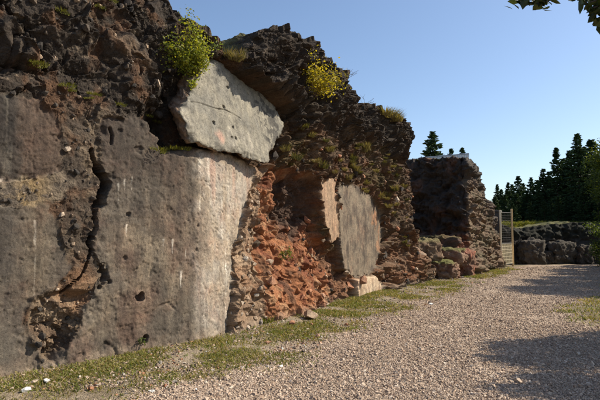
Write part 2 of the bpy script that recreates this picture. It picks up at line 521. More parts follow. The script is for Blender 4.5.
# rubble edge strip (conglomerate of broken concrete)
rub_shape = -0.08 + 0.16 * (1 - sstep(.6, 1.6, Z2)) + 0.10 * n_med + lump * 1.3 + pebl * 1.3 + 0.35 * blocks - 0.1 * sstep(0, 0.3, -d_mid)
k = sstep(-0.03, 0.08, d_rub)
D = mix(D, rub_shape, k)
# zone between the concrete panels: broken core
core = (S2 < SX(200)) & (Z2 < 4.2)
k = sstep(-1.9, -1.3, d_mid) * sstep(-0.05, 0.35, P([(0, 100)])[0, 1] + 0.15 - Z2) * (1 - sstep(SX(125), SX(150), S2))
core_shape = -0.03 + 0.035 * n_med + 0.02 * n_fin + lump * 0.6 + 0.10 * blocks
D = mix(D, core_shape, k)
band = poly_sd(P([(-130, 205), (-60, 192), (0, 182), (30, 179), (66, 175), (78, 186), (56, 203), (20, 206), (-60, 208), (-130, 215)]), S2, Z2)
D = mix(D, -0.035 + 0.02 * n_med + 0.012 * n_fin + lump * 0.25, sstep(-0.1, 0.02, band))
# concrete
flat = 0.004 * micro + 0.015 * n_big
pit_n = np.clip(fbm(S2 * 5.5, Z2 * 5.5, 0 * S2, 4, 41) - 0.44, 0, 1) * 0.06
D = mix(D, -0.01 + flat - pit_n * 0.6 - 0.05 * sstep(0.18, 0.0, d_up) * np.abs(n_fin), sstep(-0.02, 0.02, d_up))
D = mix(D, -0.03 + flat - pit_n * 0.5, sstep(-0.02, 0.03, d_low))
mid_p = 0.035 + flat - pit_n * .5 - 0.10 * np.sqrt(np.clip(S2 - MID_L + .03 * n_med, 0, 2) ** 2 + .01) + .016
mid_p = mid_p + 0.012 * np.sin(S2 * 9) * 0
edge_chip = 0.06 * sstep(0.14, 0.0, d_mid) * np.clip(fbm(S2 * 9, Z2 * 9, 0 * S2, 3, 51) + 0.2, 0, 1)
D = mix(D, mid_p - edge_chip, sstep(-0.025, 0.012, d_mid))
SLABP = P([(204, 50), (221, 55), (245, 76), (270, 94), (290, 120), (286, 138), (272, 168), (240, 158), (205, 149), (188, 134), (178, 112), (195, 80)])
ks = sstep(-0.12, 0.08, poly_sd(SLABP, S2, Z2)) * (1 - sstep(-0.03, 0.02, d_mid))
D = mix(D, np.minimum(D, -0.42 - 0.13 * (Z2 - 3)), ks)
for fd, off in ((d_f1, 0.08), (d_f2, 0.12), (d_f3, 0.30)):
    D = mix(D, off + 0.03 * n_big + 0.012 * n_med + 0.006 * micro - pit_n * 0.5, sstep(-0.04, 0.03, fd))
# holes, spalls and form-tie pits
def pit(px, py, r, depth):
    global D
    c = P([(px, py)])[0]
    wob = 1.1 * r * fbm(S2 * 11, Z2 * 14, 0 * S2, 2, int(px))
    dd = np.hypot(S2 - c[0], Z2 - c[1]) + wob
    D = D - depth * sstep(r, r * 0.45, dd)
for a in ((139, 298, .05, .15), (143, 339, .05, .18), (125, 258, .035, .03), (128, 214, .035, .04), (102, 278, .09, .2),
          (199, 226, .03, .05), (122, 130, .03, .03), (141, 150, .08, .03)):
    pit(*a)
slit = line_d(P([(112, 128), (114, 135), (113, 143)]), S2, Z2)
D -= 0.08 * sstep(0.03, 0.005, slit)
arch = line_d(P([(152, 312), (158, 306), (168, 303), (174, 309)]), S2, Z2)
D -= 0.022 * sstep(0.03, 0.0, arch)
arch2 = line_d(P([(98, 352), (104, 343), (113, 348), (118, 362)]), S2, Z2)
D -= 0.025 * sstep(0.04, 0.0, arch2)
wedge = poly_sd(P([(28, 300), (60, 292), (96, 290), (84, 312), (72, 340), (56, 368), (44, 360), (30, 330)]), S2, Z2)
D -= sstep(-0.02, 0.10, wedge) * (0.10 - 0.9 * r_m / 4.2)
# formwork seams across the flat concrete
conc = np.maximum.reduce([sstep(-0.01, 0.02, d_up), sstep(-0.01, 0.02, d_low), sstep(-0.01, 0.02, d_mid)])
nseam = fbm(S2 * 1.6, Z2 * 1.6, 0 * S2, 2, 611)
for zz in (0.62, 1.24, 1.86, 2.48, 3.1):
    D -= conc * 0.005 * sstep(-.3, .3, nseam) * np.exp(-((Z2 - zz - 0.015 * n_big) / 0.011) ** 2)
# the big crack
cw = 0.018 + 0.028 * sstep(1.3, 2.4, Z2) * (1 - sstep(2.6, 3.0, Z2)) + 0.02 * fbm(S2 * 4, Z2 * 4, 0 * S2, 2, 60)
cw = np.maximum(cw, 0.012)
D -= 0.75 * sstep(cw, cw * 0.35, d_crk)
D -= 0.03 * Z2
# upper edge rounds back, plateau
D = np.where(topm, D[:, NR - 1:NR], D)
lip = sstep(0.88, 1.0, np.clip((Z2 - z0) / (Hs[:, None] - z0), 0, 1)) * ~topm
D -= 0.18 * lip ** 2 * (1 - conc)
D = np.where(topm, D - 0.18 * (1 - conc), D)

VX = X0 + NX * (D - back); VY = Y0 + NY * (D - back); VZ = Z2.copy()
rk = (1 - np.maximum.reduce([conc] + [0.85 * sstep(-0.02, 0.02, d) for d in (d_f1, d_f2, d_f3)]))
fall = sstep(0.1, 1.2, back)
VZ += rk * (0.07 * n_med + 0.04 * fbm(Xn * 4, Yn * 4, Zn * 4, 3, 71) ) * sstep(0.5, 1.5, Z2)
VZ += topm * (0.10 * n_med + 0.16 * fbm(Xn * 0.9, Yn * 0.9, 0 * Zn, 3, 73) - 0.05 * back)
# finer breakage, along the true surface normal so that steep faces get it too
def grid_normals():
    G = np.stack([VX, VY, VZ], -1)
    n = np.cross(np.gradient(G, axis=0), np.gradient(G, axis=1)); return n / (np.linalg.norm(n, axis=-1, keepdims=True) + 1e-9)
NN = grid_normals()
r_s, wid = rubble((VX + wx) * 10, (VY + wy) * 10, (VZ + wz) * 12, 45)
r_x, xid = rubble(VX * 25, VY * 25, VZ * 28, 145)
steep = 1 - np.clip(NN[..., 0] * NX + NN[..., 1] * NY, 0, 1)
r_q, _ = rubble((VX + wx) * 4.5, (VY + wy) * 4.5, (VZ + wz) * 5.5, 245)
k2 = rk * smz * (r_s / 10 * 0.40 * amp_s + r_x / 25 * 0.55 + 0.30 * flake(S2, zf, VX, VY, VZ, 24, 1.2, 709) * amp_s + steep * r_q / 4.5 * 0.2) * (1 - 0.25 * topm)
k2 += conc * (0.0035 * fbm(VX * 26, VY * 26, VZ * 26, 4, 161) - 0.011 * sstep(.16, .20, fbm(VX * 2.3, VY * 2.3, VZ * 2.0, 5, 165, gain=.62)) - 0.006 * sstep(.22, .26, fbm(VX * 6, VY * 6, VZ * 6, 4, 167, gain=.6)) - .010 * sstep(.38, .44, fbm(VX * 15, VY * 15, VZ * 15, 3, 169)) + 0.008 * np.minimum(fbm(VX * 5, VY * 5, VZ * 4, 5, 163, gain=.6), 0.12))
VX = VX + NN[..., 0] * k2; VY = VY + NN[..., 1] * k2; VZ = VZ + NN[..., 2] * k2
tx, ty = -NY, NX
sw = rk * (0.06 * fbm(Xn * 2.6, Yn * 2.6, Zn * 2.6, 3, 81))
VX += tx * sw; VY += ty * sw

# ---- colour: minerals, lichen, run-off stains, with some light and shade painted in
def C3(*c): return np.array(c, np.float32)
def lay(base, col, k): return base + (col - base) * np.clip(k, 0, 1)[..., None]
nA = fbm(S2 * 1.1, Z2 * 0.9, 0 * S2, 4, 91); nB = fbm(S2 * 3.5, Z2 * 3.0, 0 * S2, 4, 93); nC = fbm(S2 * 9, Z2 * 9, 0 * S2, 3, 95)
stre = fbm(S2 * 9, Z2 * 0.55, 0 * S2, 4, 97); stre2 = fbm(S2 * 3.2, Z2 * 0.35, 0 * S2, 3, 99)
cell = np.clip(wid * 0.5 + vid * 0.5, 0, 1)
# crag rock
C = np.ones(S2.shape + (3,), np.float32) * C3(.042, .035, .029)
C = lay(C, C3(.085, .072, .06), (vid - 0.55) * 1.6 * (0.6 + nB))
C = lay(C, C3(.12, .066, .036), sstep(0.1, 0.5, nB + 0.3 * nA) * 0.7)
C = lay(C, C3(.22, .185, .145), sstep(0.78, 0.95, wid) * sstep(-0.1, 0.4, nC) * 0.7)
pale_band = line_d(P([(100, -5), (118, 22), (134, 45), (150, 62)]), S2, Z2)
C = lay(C, C3(.16, .118, .082), sstep(0.22, 0.02, pale_band + 0.12 * nC) * 0.75)
# right hand cliff, brown below the dark band
Rb = np.ones_like(C) * C3(.10, .068, .043)
Rb = lay(Rb, C3(.17, .09, .05), sstep(-0.05, 0.45, nB) * 0.7)
Rb = lay(Rb, C3(.24, .18, .125), sstep(0.75, 0.95, vid) * 0.7)
Rb = lay(Rb, C3(.10, .085, .035), sstep(0.1, 0.5, nA + 0.4 * nC) * 0.65)
C = lay(C, Rb, right * sstep(0.12, -0.25, d_dark))
darkc = np.ones_like(C) * C3(.046, .037, .029)
darkc = lay(darkc, C3(.12, .10, .08), sstep(0.6, 0.9, vid) * sstep(-.2, .3, nC))
darkc = lay(darkc, C3(.075, .044, .026), sstep(0.15, 0.5, nB) * 0.5)
C = lay(C, darkc, sstep(-0.35, 0.3, d_dark + 0.2 * nB) * right)
# red clay
Cl = np.ones_like(C) * C3(.30, .14, .072)
Cl = lay(Cl, C3(.20, .08, .045), sstep(-0.1, 0.35, nB))
Cl = lay(Cl, C3(.40, .25, .15), sstep(0.62, 0.95, vid) * 0.85)
Cl = lay(Cl, C3(.10, .062, .042), sstep(0.0, 0.4, nA + .5 * nC + .3 * nB) * 0.75)
Cl = lay(Cl, C3(.085, .058, .045), sstep(-0.15, 0.15, d_hol + 0.12 * nB))  # shade inside the hollow, painted into the colour as dark brown
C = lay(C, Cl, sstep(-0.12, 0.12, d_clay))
# rubble of the broken edge
Ru = np.ones_like(C) * C3(.26, .195, .14)
Ru = lay(Ru, C3(.36, .285, .21), sstep(0.5, 0.9, vid))
Ru = lay(Ru, C3(.18, .13, .10), sstep(0.55, 0.95, wid) * 0.8)
Ru = lay(Ru, C3(.26, .14, .08), sstep(0.2, 0.5, nB) * 0.4)
C = lay(C, Ru, sstep(-0.05, 0.04, d_rub))
low_r = right * sstep(SX(330), SX(342), S2) * (1 - sstep(0.9, 1.6, Z2 + 0.4 * nB))
C = lay(C, lay(Ru * .6, C3(.24, .125, .07), 0.5 + nB), 0.85 * low_r * (1 - sstep(SX(392), SX(405), S2)))
# core between panels
core_k = sstep(-0.9, -0.05, d_mid) * (1 - sstep(SX(110), SX(135), S2)) * sstep(0.3, -0.1, Z2 - P([(80, 110)])[0, 1])
Co = np.ones_like(C) * C3(.075, .063, .052)
Co = lay(Co, C3(.18, .15, .115), sstep(0.6, 0.95, vid) * 0.8)
Co = lay(Co, C3(.14, .078, .045), sstep(0.1, 0.5, nB) * 0.5)
C = lay(C, Co, core_k)
C = lay(C, lay(Ru * .62, C3(.30, .25, .19), .7 * sstep(-.1, .3, nB)), sstep(-0.03, 0.1, wedge))
orange = np.hypot(S2 - P([(80, 290)])[0, 0], (Z2 - P([(80, 290)])[0, 1]) * 0.7)
C = lay(C, C3(.34, .19, .10), sstep(0.35, 0.08, orange + 0.12 * nC) * 0.4)
# concrete, weathered
Cc = np.ones_like(C) * C3(.17, .148, .125)
Cc = lay(Cc, C3(.27, .225, .175), sstep(-0.05, 0.4, nA + 0.4 * nB))
Cc = lay(Cc, C3(.10, .088, .078), sstep(0.0, 0.4, nB + 0.6 * stre) * 0.6)
Cc = lay(Cc, C3(.15, .088, .07), 0.8 * sstep(-0.15, 0.6, stre2 * 0.6 + 0.35 * nB + 0.5 * fbm(S2 * 2, Z2 * 1.5, 0 * S2, 3, 111)) * 0.7)
zt = Z2 + 0.3 * nA + 0.35 * stre2
dk = sstep(1.5, 2.9, zt) * (1 - sstep(MID_L - 0.05, MID_L + 0.12, S2 + 0.05 * nC)) * (S2 > SX(95))
Cc = lay(Cc, C3(.075, .063, .055), dk * (0.78 + 0.4 * stre))
upk = sstep(-0.02, 0.02, d_up)
Cu = np.ones_like(C) * C3(.07, .058, .05)
Cu = lay(Cu, C3(.115, .085, .068), sstep(-0.1, 0.4, stre2 + 0.3 * nB))
Cu = lay(Cu, C3(.04, .036, .034), sstep(0.0, 0.4, -stre2 + 0.4 * nA))
Cu = lay(Cu, C3(.22, .20, .17), sstep(0.3, 0.6, stre) * 0.5)
Cc = lay(Cc, Cu, upk)
lowk = sstep(-0.02, 0.03, d_low)
Clw = np.ones_like(C) * C3(.13, .113, .097)
Clw = lay(Clw, C3(.19, .158, .122), np.exp(-((S2 - SX(42)) / 0.17) ** 2) * 0.9)
Clw = lay(Clw, C3(.19, .09, .072), sstep(0.0, 0.4, nA + 0.5 * nB) * 0.75 * (1 - np.exp(-((S2 - SX(42)) / 0.17) ** 2)))
Clw = lay(Clw, C3(.09, .08, .072), sstep(0.1, 0.5, stre + 0.3 * nB) * 0.7)
Clw = lay(Clw, C3(.16, .145, .128), sstep(0.9, 0.4, Z2) * 0.55)
Cc = lay(Cc, Clw, lowk)
Cc = Cc * C3(.60, .58, .545)
litp = sstep(MID_L - 0.16, MID_L + 0.30, S2 + 0.06 * nC + 0.16 * nB + .10 * stre)  # right stretch turned to the sun: its extra light painted as paler concrete
Cr = np.ones_like(C) * C3(.265, .222, .172)
Cr = lay(Cr, C3(.30, .27, .23), sstep(0.0, 0.4, nB + 0.5 * stre) * 0.8)
Cr = lay(Cr, C3(.34, .22, .17), sstep(0.2, 0.5, stre2 + 0.2 * nB) * 0.5)
Cr = lay(Cr, C3(.20, .18, .155), sstep(1.2, 0.2, Z2 + 0.5 * nA) * 0.45)
Cc = lay(Cc, Cr, litp * (d_mid > -0.1))
# white lime run-off
for px, y0_, y1_, w, a in ((229, 250, 332, .03, .9), (226, 200, 300, .03, .5), (202, 160, 215, .05, .6), (212, 158, 190, .05, .5), (163, 240, 253, .028, 1), (173, 240, 250, .024, 1),
                       (181, 272, 284, .03, 1), (126, 180, 190, .02, .8), (127, 226, 236, .018, .9), (108, 180, 192, .03, .7), (120, 184, 200, .02, .6), (3, 180, 205, .06, .8), (17, 183, 196, .08, .5), (204, 300, 330, .02, .5), (186, 250, 262, .012, .8), (39, 222, 300, .02, .35), (133, 178, 186, .015, .8)):
    a0, a1 = P([(px, y0_)])[0], P([(px, y1_)])[0]
    tt = np.clip((a0[1] - Z2) / max(a0[1] - a1[1], .01), 0, 1)
    kk = sstep(w, w * 0.3, np.abs(S2 - a0[0] + 0.02 * nC) + w * 0.6 * tt) * (Z2 < a0[1] + .02) * (Z2 > a1[1] - .05)
    Cc = lay(Cc, C3(.66, .62, .54), kk * a * np.clip(0.45 + 0.9 * nC + 0.5 * nB, 0, 0.85))
ck = np.maximum.reduce([sstep(-0.012, 0.012, d) for d in (d_up, d_low, d_mid)])
C = lay(C, Cc, ck)
# the spalled band under the upper left panel: pale and ochre
band = poly_sd(P([(-130, 205), (-60, 192), (0, 182), (30, 179), (66, 175), (78, 186), (56, 203), (20, 206), (-60, 208), (-130, 215)]), S2, Z2)
Bd = np.ones_like(C) * C3(.27, .24, .20)
Bd = lay(Bd, C3(.40, .31, .17), np.exp(-((S2 - SX(36)) / 0.2) ** 2) * 0.9)
Bd = lay(Bd, C3(.15, .135, .12), sstep(0.4, 0.9, wid))
C = lay(C, Bd * .8, sstep(-0.05, 0.04, band + 0.05 * nC) * 0.75)
for fd, c, d in ((d_f1, C3(.30, .21, .14), C3(.20, .145, .10)), (d_f2, C3(.165, .135, .10), C3(.075, .06, .047)), (d_f3, C3(.42, .34, .25), C3(.3, .22, .15))):
    cc = np.ones_like(C) * c
    cc = lay(cc, d, sstep(-0.45, 0.65, stre * .2 + nB + .5 * nC))
    cc = lay(cc, C3(.33, .18, .10), sstep(0.2, 0.5, nA + .3 * nC) * 0.6)
    C = lay(C, cc, sstep(-0.03, 0.01, fd))
C = C * (1 - rk[..., None] * (1 - C3(.88, .78, .68)))
# soil and dry turf on the plateau
tk = topm * sstep(0.15, 0.6, back + 0.3 * nB)
C = lay(C, C3(.12, .11, .05), tk)
# soil splash at the foot
C = lay(C, C3(.25, .20, .15), sstep(0.22, 0.02, Z2 + 0.15 * nB) * 0.5 * (1 - topm))

# ---- split the sheet into the things it is made of
nS, nT = S2.shape
ids = np.arange(nS * nT).reshape(nS, nT)
Q = np.stack([ids[:-1, :-1], ids[1:, :-1], ids[1:, 1:], ids[:-1, 1:]], -1).reshape(-1, 4)
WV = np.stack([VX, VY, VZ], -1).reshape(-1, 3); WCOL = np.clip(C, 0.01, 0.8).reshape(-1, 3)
def fmean(a): return 0.25 * (a[:-1, :-1] + a[1:, :-1] + a[1:, 1:] + a[:-1, 1:]).reshape(-1)
f_up, f_low, f_mid, f_rub, f_clay = (fmean(a) for a in (d_up, d_low, d_mid, d_rub, d_clay))
f_f1, f_f2, f_f3 = fmean(d_f1), fmean(d_f2), fmean(d_f3)
f_s, f_z, f_top = fmean(S2), fmean(Z2), fmean(back)
zone = np.zeros(len(Q), int)                                     # 0 crag, 1 cliff
zone[f_s > SX(228)] = 1
corem = (f_s < SX(112)) & (f_z < P([(60, 104)])[0, 1])
zone[corem] = 5
zone[(f_clay > 0) & (zone == 1)] = 7
zone[f_rub > 0] = 6
zone[(f_s < SX(262)) & (f_s > SX(100)) & (f_z < 1.0)] = 6
zone[f_up > 0] = 2; zone[f_low > 0] = 3; zone[f_mid > 0] = 4
zone[f_f1 > 0] = 8; zone[f_f2 > 0] = 9; zone[f_f3 > 0] = 10
wall_root = thing('concrete_wall', 'cracked grey concrete fort wall with rusty streaks rising from the grass at left', 'wall', tuple(WC.pos(SX(100))) + (0,))
crag_root = thing('rock_crag', 'dark lichen covered conglomerate crag above the concrete wall, reaching out of the picture', 'rock face', tuple(WC.pos(SX(120))) + (3.0,))
cliff_root = thing('rock_cliff', 'brown and black rock cliff with a red clay hollow, right of the concrete wall', 'cliff', tuple(WC.pos(SX(320))) + (0,))
ZP = [(0, 'rock_mass', M_ROCK, crag_root, None), (1, 'rock_mass', M_ROCK, cliff_root, None), (2, 'concrete_panel', M_CONC, wall_root, 'dark stained upper panel'),
      (3, 'concrete_panel', M_CONC, wall_root, 'grey lower panel with reddish stains'), (4, 'concrete_panel', M_CONC, wall_root, 'large panel, dark at the top and pale at its right edge'),
      (5, 'broken_core', M_ROCK, wall_root, None), (6, 'broken_edge', M_CLAY, wall_root, None), (7, 'clay_hollow', M_CLAY, cliff_root, 'red clay hollow'),
      (8, 'concrete_facing', M_CONC, cliff_root, 'pale orange strip'), (9, 'concrete_facing', M_CONC, cliff_root, 'grey streaked slab'), (10, 'concrete_facing', M_CONC, cliff_root, 'tan block at the foot')]
def local(o, root):
    o.matrix_parent_inverse = root.matrix_world.inverted() if False else Matrix.Translation(-Vector(root.location))
for zi, nm, mt, root, lb in ZP:
    m = zone == zi
    if not m.any(): continue
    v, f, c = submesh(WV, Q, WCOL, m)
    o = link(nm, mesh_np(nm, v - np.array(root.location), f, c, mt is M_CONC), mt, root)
    if lb: o['label'] = lb

def wall_point(px, py, lift=0.0):
    """point of the displaced wall surface under (s,z) of a pixel, and its outward normal"""
    s, z = P([(px, py)])[0]
    return wall_sz(s, z, lift)
def wall_sz(s, z, lift=0.0):
    i = int(np.clip(np.searchsorted(cs, s), 1, nS - 2))
    H = Hs[i]
    j = int(np.clip(round((z - z0) / (H - z0) * (NR - 1)), 1, NR - 2))
    p = Vector((VX[i, j], VY[i, j], VZ[i, j]))
    n = Vector((NX[i, j], NY[i, j], 0))
    return p + n * lift, n

# ------------------------------------------------------------------ the leaning slab
def V3(*a): return np.array(a, float)
sc_, zc_ = P([(232, 112)])[0]
bx, by = WC.pos(sc_); nx, ny = WC.nor(sc_)
SL_N = Vector((nx * math.cos(math.radians(4)) , ny, 0)).normalized()
SL_N = (Matrix.Rotation(math.radians(1), 4, 'Z') @ SL_N)
SL_N = (SL_N * math.cos(math.radians(13)) + Vector((0, 0, 1)) * math.sin(math.radians(13))).normalized()
SL_C = Vector((bx - nx * 0.10, by - ny * 0.10, zc_))
def on_plane(px, py, c, n):
    r = Vector([float(v) for v in ray(px, py)]); o = Vector((0, 0, CAM_Z))
    return o + r * ((c - o).dot(n) / r.dot(n))
slab_px = [(204, 58), (213, 59), (221, 61), (231, 70), (245, 82), (258, 90), (270, 100), (280, 112), (285, 123), (281, 136), (274, 148), (270, 163),
           (256, 160), (240, 153), (222, 150), (205, 146), (196, 141), (188, 131), (181, 112), (187, 100), (195, 86), (201, 72)]
EU = Vector((0, 0, 1)).cross(SL_N).normalized(); EV = SL_N.cross(EU).normalized()
sp = np.array([[(on_plane(x, y, SL_C, SL_N) - SL_C).dot(e) for e in (EU, EV)] for x, y in slab_px])
NB, NRG = 420, 90
seg = np.vstack([sp, sp[:1]]); sl_ = np.concatenate([[0], np.cumsum(np.hypot(*np.diff(seg, axis=0).T))])
q = np.linspace(0, sl_[-1], NB, endpoint=False)
bu = np.interp(q, sl_, seg[:, 0]); bv = np.interp(q, sl_, seg[:, 1])
cu, cv = sp.mean(0)
jag = 1 + 0.035 * fbm(bu * 6, bv * 6, 0 * bu, 4, 301) + 0.02 * fbm(bu * 22, bv * 22, 0 * bu, 2, 302)
bu = cu + (bu - cu) * jag; bv = cv + (bv - cv) * jag
rr = np.linspace(0.0, 1, NRG) ** 0.8; rr[0] = 0.004
U = cu + (bu - cu)[None] * rr[:, None]; W = cv + (bv - cv)[None] * rr[:, None]
edge_m = (1 - rr)[:, None] * np.hypot(bu - cu, bv - cv)[None]
Hh = 0.012 * fbm(U * 1.5, W * 1.5, 0 * U, 3, 310) + 0.004 * fbm(U * 18, W * 18, 0 * U, 3, 311) - 0.04 * np.clip(fbm(U * 5, W * 5, 0 * U, 3, 312) - 0.4, 0, 1)
Hh = Hh - 0.10 * sstep(0.12, 0, edge_m) * np.clip(fbm(U * 5, W * 5, 0 * U + 3, 3, 313) + 0.25, 0, 1) - 0.012 * sstep(0.03, 0, edge_m)
holes = [(228, 87, .035), (224, 107, .04), (214, 123, .04), (233, 127, .028), (232, 137, .025), (236, 138, .03), (248, 94, .02), (219, 70, .02)]
for x, y, r in holes:
    pp = on_plane(x, y, SL_C, SL_N) - SL_C
    dd = np.hypot(U - pp.dot(EU), W - pp.dot(EV)) + 0.016 * fbm(U * 25, W * 25, 0 * U, 2, int(x))
    Hh = Hh - 0.09 * sstep(r, r * 0.5, dd)
crk = line_d([[(on_plane(x, y, SL_C, SL_N) - SL_C).dot(e) for e in (EU, EV)] for x, y in [(183, 101), (200, 103), (215, 108), (226, 110), (240, 118)]], U + 0.02 * fbm(U * 9, W * 9, 0 * U, 2, 9), W)
Hh = Hh - 0.02 * sstep(0.016, 0.003, crk)
NSD = 26
dep = np.linspace(0, 1, NSD + 1)[1:]
su = cu + (bu - cu)[None] * (1 - 0.10 * dep[:, None] ** 2); sv = cv + (bv - cv)[None] * (1 - 0.10 * dep[:, None] ** 2)
rg = 0.09 * ridged(su * 5, sv * 5, dep[:, None] * 2.5, 3, 320) * sstep(0, 0.15, dep[:, None])
su = su + rg * np.sign(su - cu) * 0.7; sv = sv + rg * np.sign(sv - cv) * 0.7
thick = 0.55
UU = np.vstack([U, su]); WW = np.vstack([W, sv]); HH = np.vstack([Hh, Hh[-1:] - thick * dep[:, None]])
eu, ev, en = (np.array(v) for v in (EU, EV, SL_N))
UU[NRG:] += 0.30 * dep[:, None]; WW[NRG:] += 0.42 * dep[:, None]
SV = np.array(SL_C)[None, None] + UU[..., None] * eu + WW[..., None] * ev + HH[..., None] * en
nr, nb = UU.shape
ii = np.arange(nr * nb).reshape(nr, nb); i2 = np.roll(ii, -1, 1)
SF = np.stack([ii[:-1], ii[1:], i2[1:], i2[:-1]], -1).reshape(-1, 4)
sa = fbm(UU * 2.2, WW * 2.2, 0 * UU, 4, 330); sb = fbm(UU * 9, WW * 1.2, 0 * UU, 3, 331); sc3 = fbm(UU * 11, WW * 11, 0 * UU, 3, 332)
Cs = np.ones(UU.shape + (3,), np.float32) * C3(.195, .18, .145)
Cs = lay(Cs, C3(.17, .16, .135), sstep(0.0, 0.4, sa + 0.5 * sb))
Cs = lay(Cs, C3(.28, .258, .215), sstep(0.1, 0.5, -sa + 0.4 * sb) * 0.6)
rx0 = (on_plane(268, 118, SL_C, SL_N) - SL_C)
blotch = np.hypot((UU - rx0.dot(EU)) / 0.34, (WW - rx0.dot(EV)) / 0.7)
Cs = lay(Cs, C3(.06, .056, .05), sstep(1.35, 0.75, blotch - 0.5 * sa) * sstep(-0.15, 0.1, sc3 - 0.5 * sa + .35 * sb + .12) * 0.9)  # darker mottling towards the slab's right end
pk = (on_plane(221, 137, SL_C, SL_N) - SL_C)
Cs = lay(Cs, C3(.42, .25, .19), sstep(0.16, 0.03, np.hypot(UU - pk.dot(EU), WW - pk.dot(EV)) + 0.05 * sc3) * 0.7)
Cs[NRG:] = lay(Cs[NRG:], C3(.24, .165, .115), sstep(0.0, 0.12, dep[:, None]) * np.ones((1, nb)))
o = link('concrete_slab', mesh_np('concrete_slab', SV.reshape(-1, 3) - np.array(SL_C), SF, Cs.reshape(-1, 3)), M_SLAB, None, SL_C)
tag(o, 'pale broken concrete slab leaning out over the wall, pocked with small holes', 'slab')

# ------------------------------------------------------------------ other rock sheets (same rock, other places)
def rock_sheet(ctrl, Hf, ds, nrow, amp, shape=None, ntop=24, topd=5.0, z_low=-0.3, colour=None, smooth=0.3, lean=0.03):
    cv_ = Curve(ctrl, smooth)
    s = np.arange(0, cv_.s[-1], ds)
    H = Hf(s); tt = np.linspace(0, 1, nrow)
    S = np.repeat(s[:, None], nrow + ntop, 1); Z = np.empty_like(S); bk = np.zeros_like(S)
    Z[:, :nrow] = z_low + (H[:, None] - z_low) * tt; Z[:, nrow:] = H[:, None]
    g = np.cumsum(np.geomspace(0.03, 1, ntop)); bk[:, nrow:] = (g / g[-1] * topd)[None]
    x, y = cv_.pos(S); nx, ny = cv_.nor(S)
    xx, yy = x - nx * bk, y - ny * bk
    big = fbm(xx * .55, yy * .55, Z * .75, 3, 5); med = ridged(xx * 1.5, yy * 1.5, Z * 1.9, 4, 8); fin = ridged(xx * 6, yy * 6, Z * 6, 3, 12)
    vf, vi = rubble(xx * 3.2, yy * 3.2, Z * 4.2, 21); bf, bi = rubble(xx * 1.2, yy * 1.2, Z * 1.7, 69)
    d = amp * (0.25 * big + 0.07 * med + 0.035 * fin + vf / 3.2 * .55 + 0.8 * bf / 1.2 + .30 * flake(S, Z + .6 * bk, xx, yy, Z, 1.3, 1.0, 721) + .34 * flake(S, Z + .6 * bk, xx, yy, Z, 3.1, 2.2, 723) + .3 * flake(S, Z + .6 * bk, xx, yy, Z, 7, .7, 725))
    top = bk > 0
    if shape is not None: d = d + shape(S, Z, H[:, None]) * ~top
    d = d - lean * Z
    lipk = sstep(0.86, 1.0, (Z - z_low) / (H[:, None] - z_low)) * ~top
    d = d - 0.2 * lipk ** 2
    d = np.where(top, d[:, nrow - 1:nrow], d)
    vx, vy = x + nx * (d - bk), y + ny * (d - bk)
    vz = Z + 0.05 * med * sstep(.3, 1, Z) * amp + top * (0.12 * med + 0.14 * fbm(xx, yy, 0 * Z, 3, 73))
    G = np.stack([vx, vy, vz], -1); gn = np.cross(np.gradient(G, axis=0), np.gradient(G, axis=1)); gn /= np.linalg.norm(gn, axis=-1, keepdims=True) + 1e-9
    q1, _ = rubble(vx * 6, vy * 6, vz * 7, 45); q2, _ = rubble(vx * 14, vy * 14, vz * 15, 145); am = .4 + .9 * sstep(-.25, .3, fbm(vx * 1.2, vy * 1.2, vz * 1.2, 3, 603))
    G = G + gn * ((q1 / 6 * .35 * am + q2 / 14 * .7) * (1 - .4 * top))[..., None]; vx, vy, vz = G[..., 0], G[..., 1], G[..., 2]
    c = colour(S, Z, H[:, None], big, med, vi, bk)
    n, m = S.shape; ids = np.arange(n * m).reshape(n, m)
    q = np.stack([ids[:-1, :-1], ids[1:, :-1], ids[1:, 1:], ids[:-1, 1:]], -1).reshape(-1, 4)
    return np.stack([vx, vy, vz], -1).reshape(-1, 3), q, np.clip(c, .01, .8).reshape(-1, 3), cv_, S, Z

# ruined bunker block at the back of the yard
zt1 = at_dist(468, 163, 22.6)[2] + .27
B_CTRL = [(2.9, 25.5), (4.2, 24.65), (5.6, 23.72), (6.9, 22.86), (7.22, 22.68), (7.46, 22.78), (8.0, 23.6), (9.0, 25.1), (9.9, 26.6), (10.6, 28.6), (10.6, 30.2), (9.6, 31.6)]
cvb = Curve(B_CTRL, 0.1)
s_cor = float(cvb.s[np.argmin(np.hypot(cvb.p[:, 0] - 7.3, cvb.p[:, 1] - 22.7))])
def HB(s):
    ctrl_s = [0, s_cor - 2.2, s_cor, s_cor + 1.0, s_cor + 2.3, s_cor + 3.6, s_cor + 4.6, s_cor + 6, 14]
    ctrl_h = [zt1 + .12, zt1 + 0.05, zt1, zt1 - 0.1, zt1 - 0.35, zt1 - 0.75, 3.2, 2.7, 2.6]
    return np.interp(s, ctrl_s, ctrl_h)
def shB(S, Z, H):
    front = 1 - sstep(s_cor - 0.5, s_cor + 0.1, S)
    d = front * 1.9 * (1 - sstep(0.0, 1.75, Z))
    d = d + (1 - front) * 0.25 * (1 - sstep(0, 1.5, Z))
    return d - front * 0.10 * sstep(1.5, 1.9, Z)
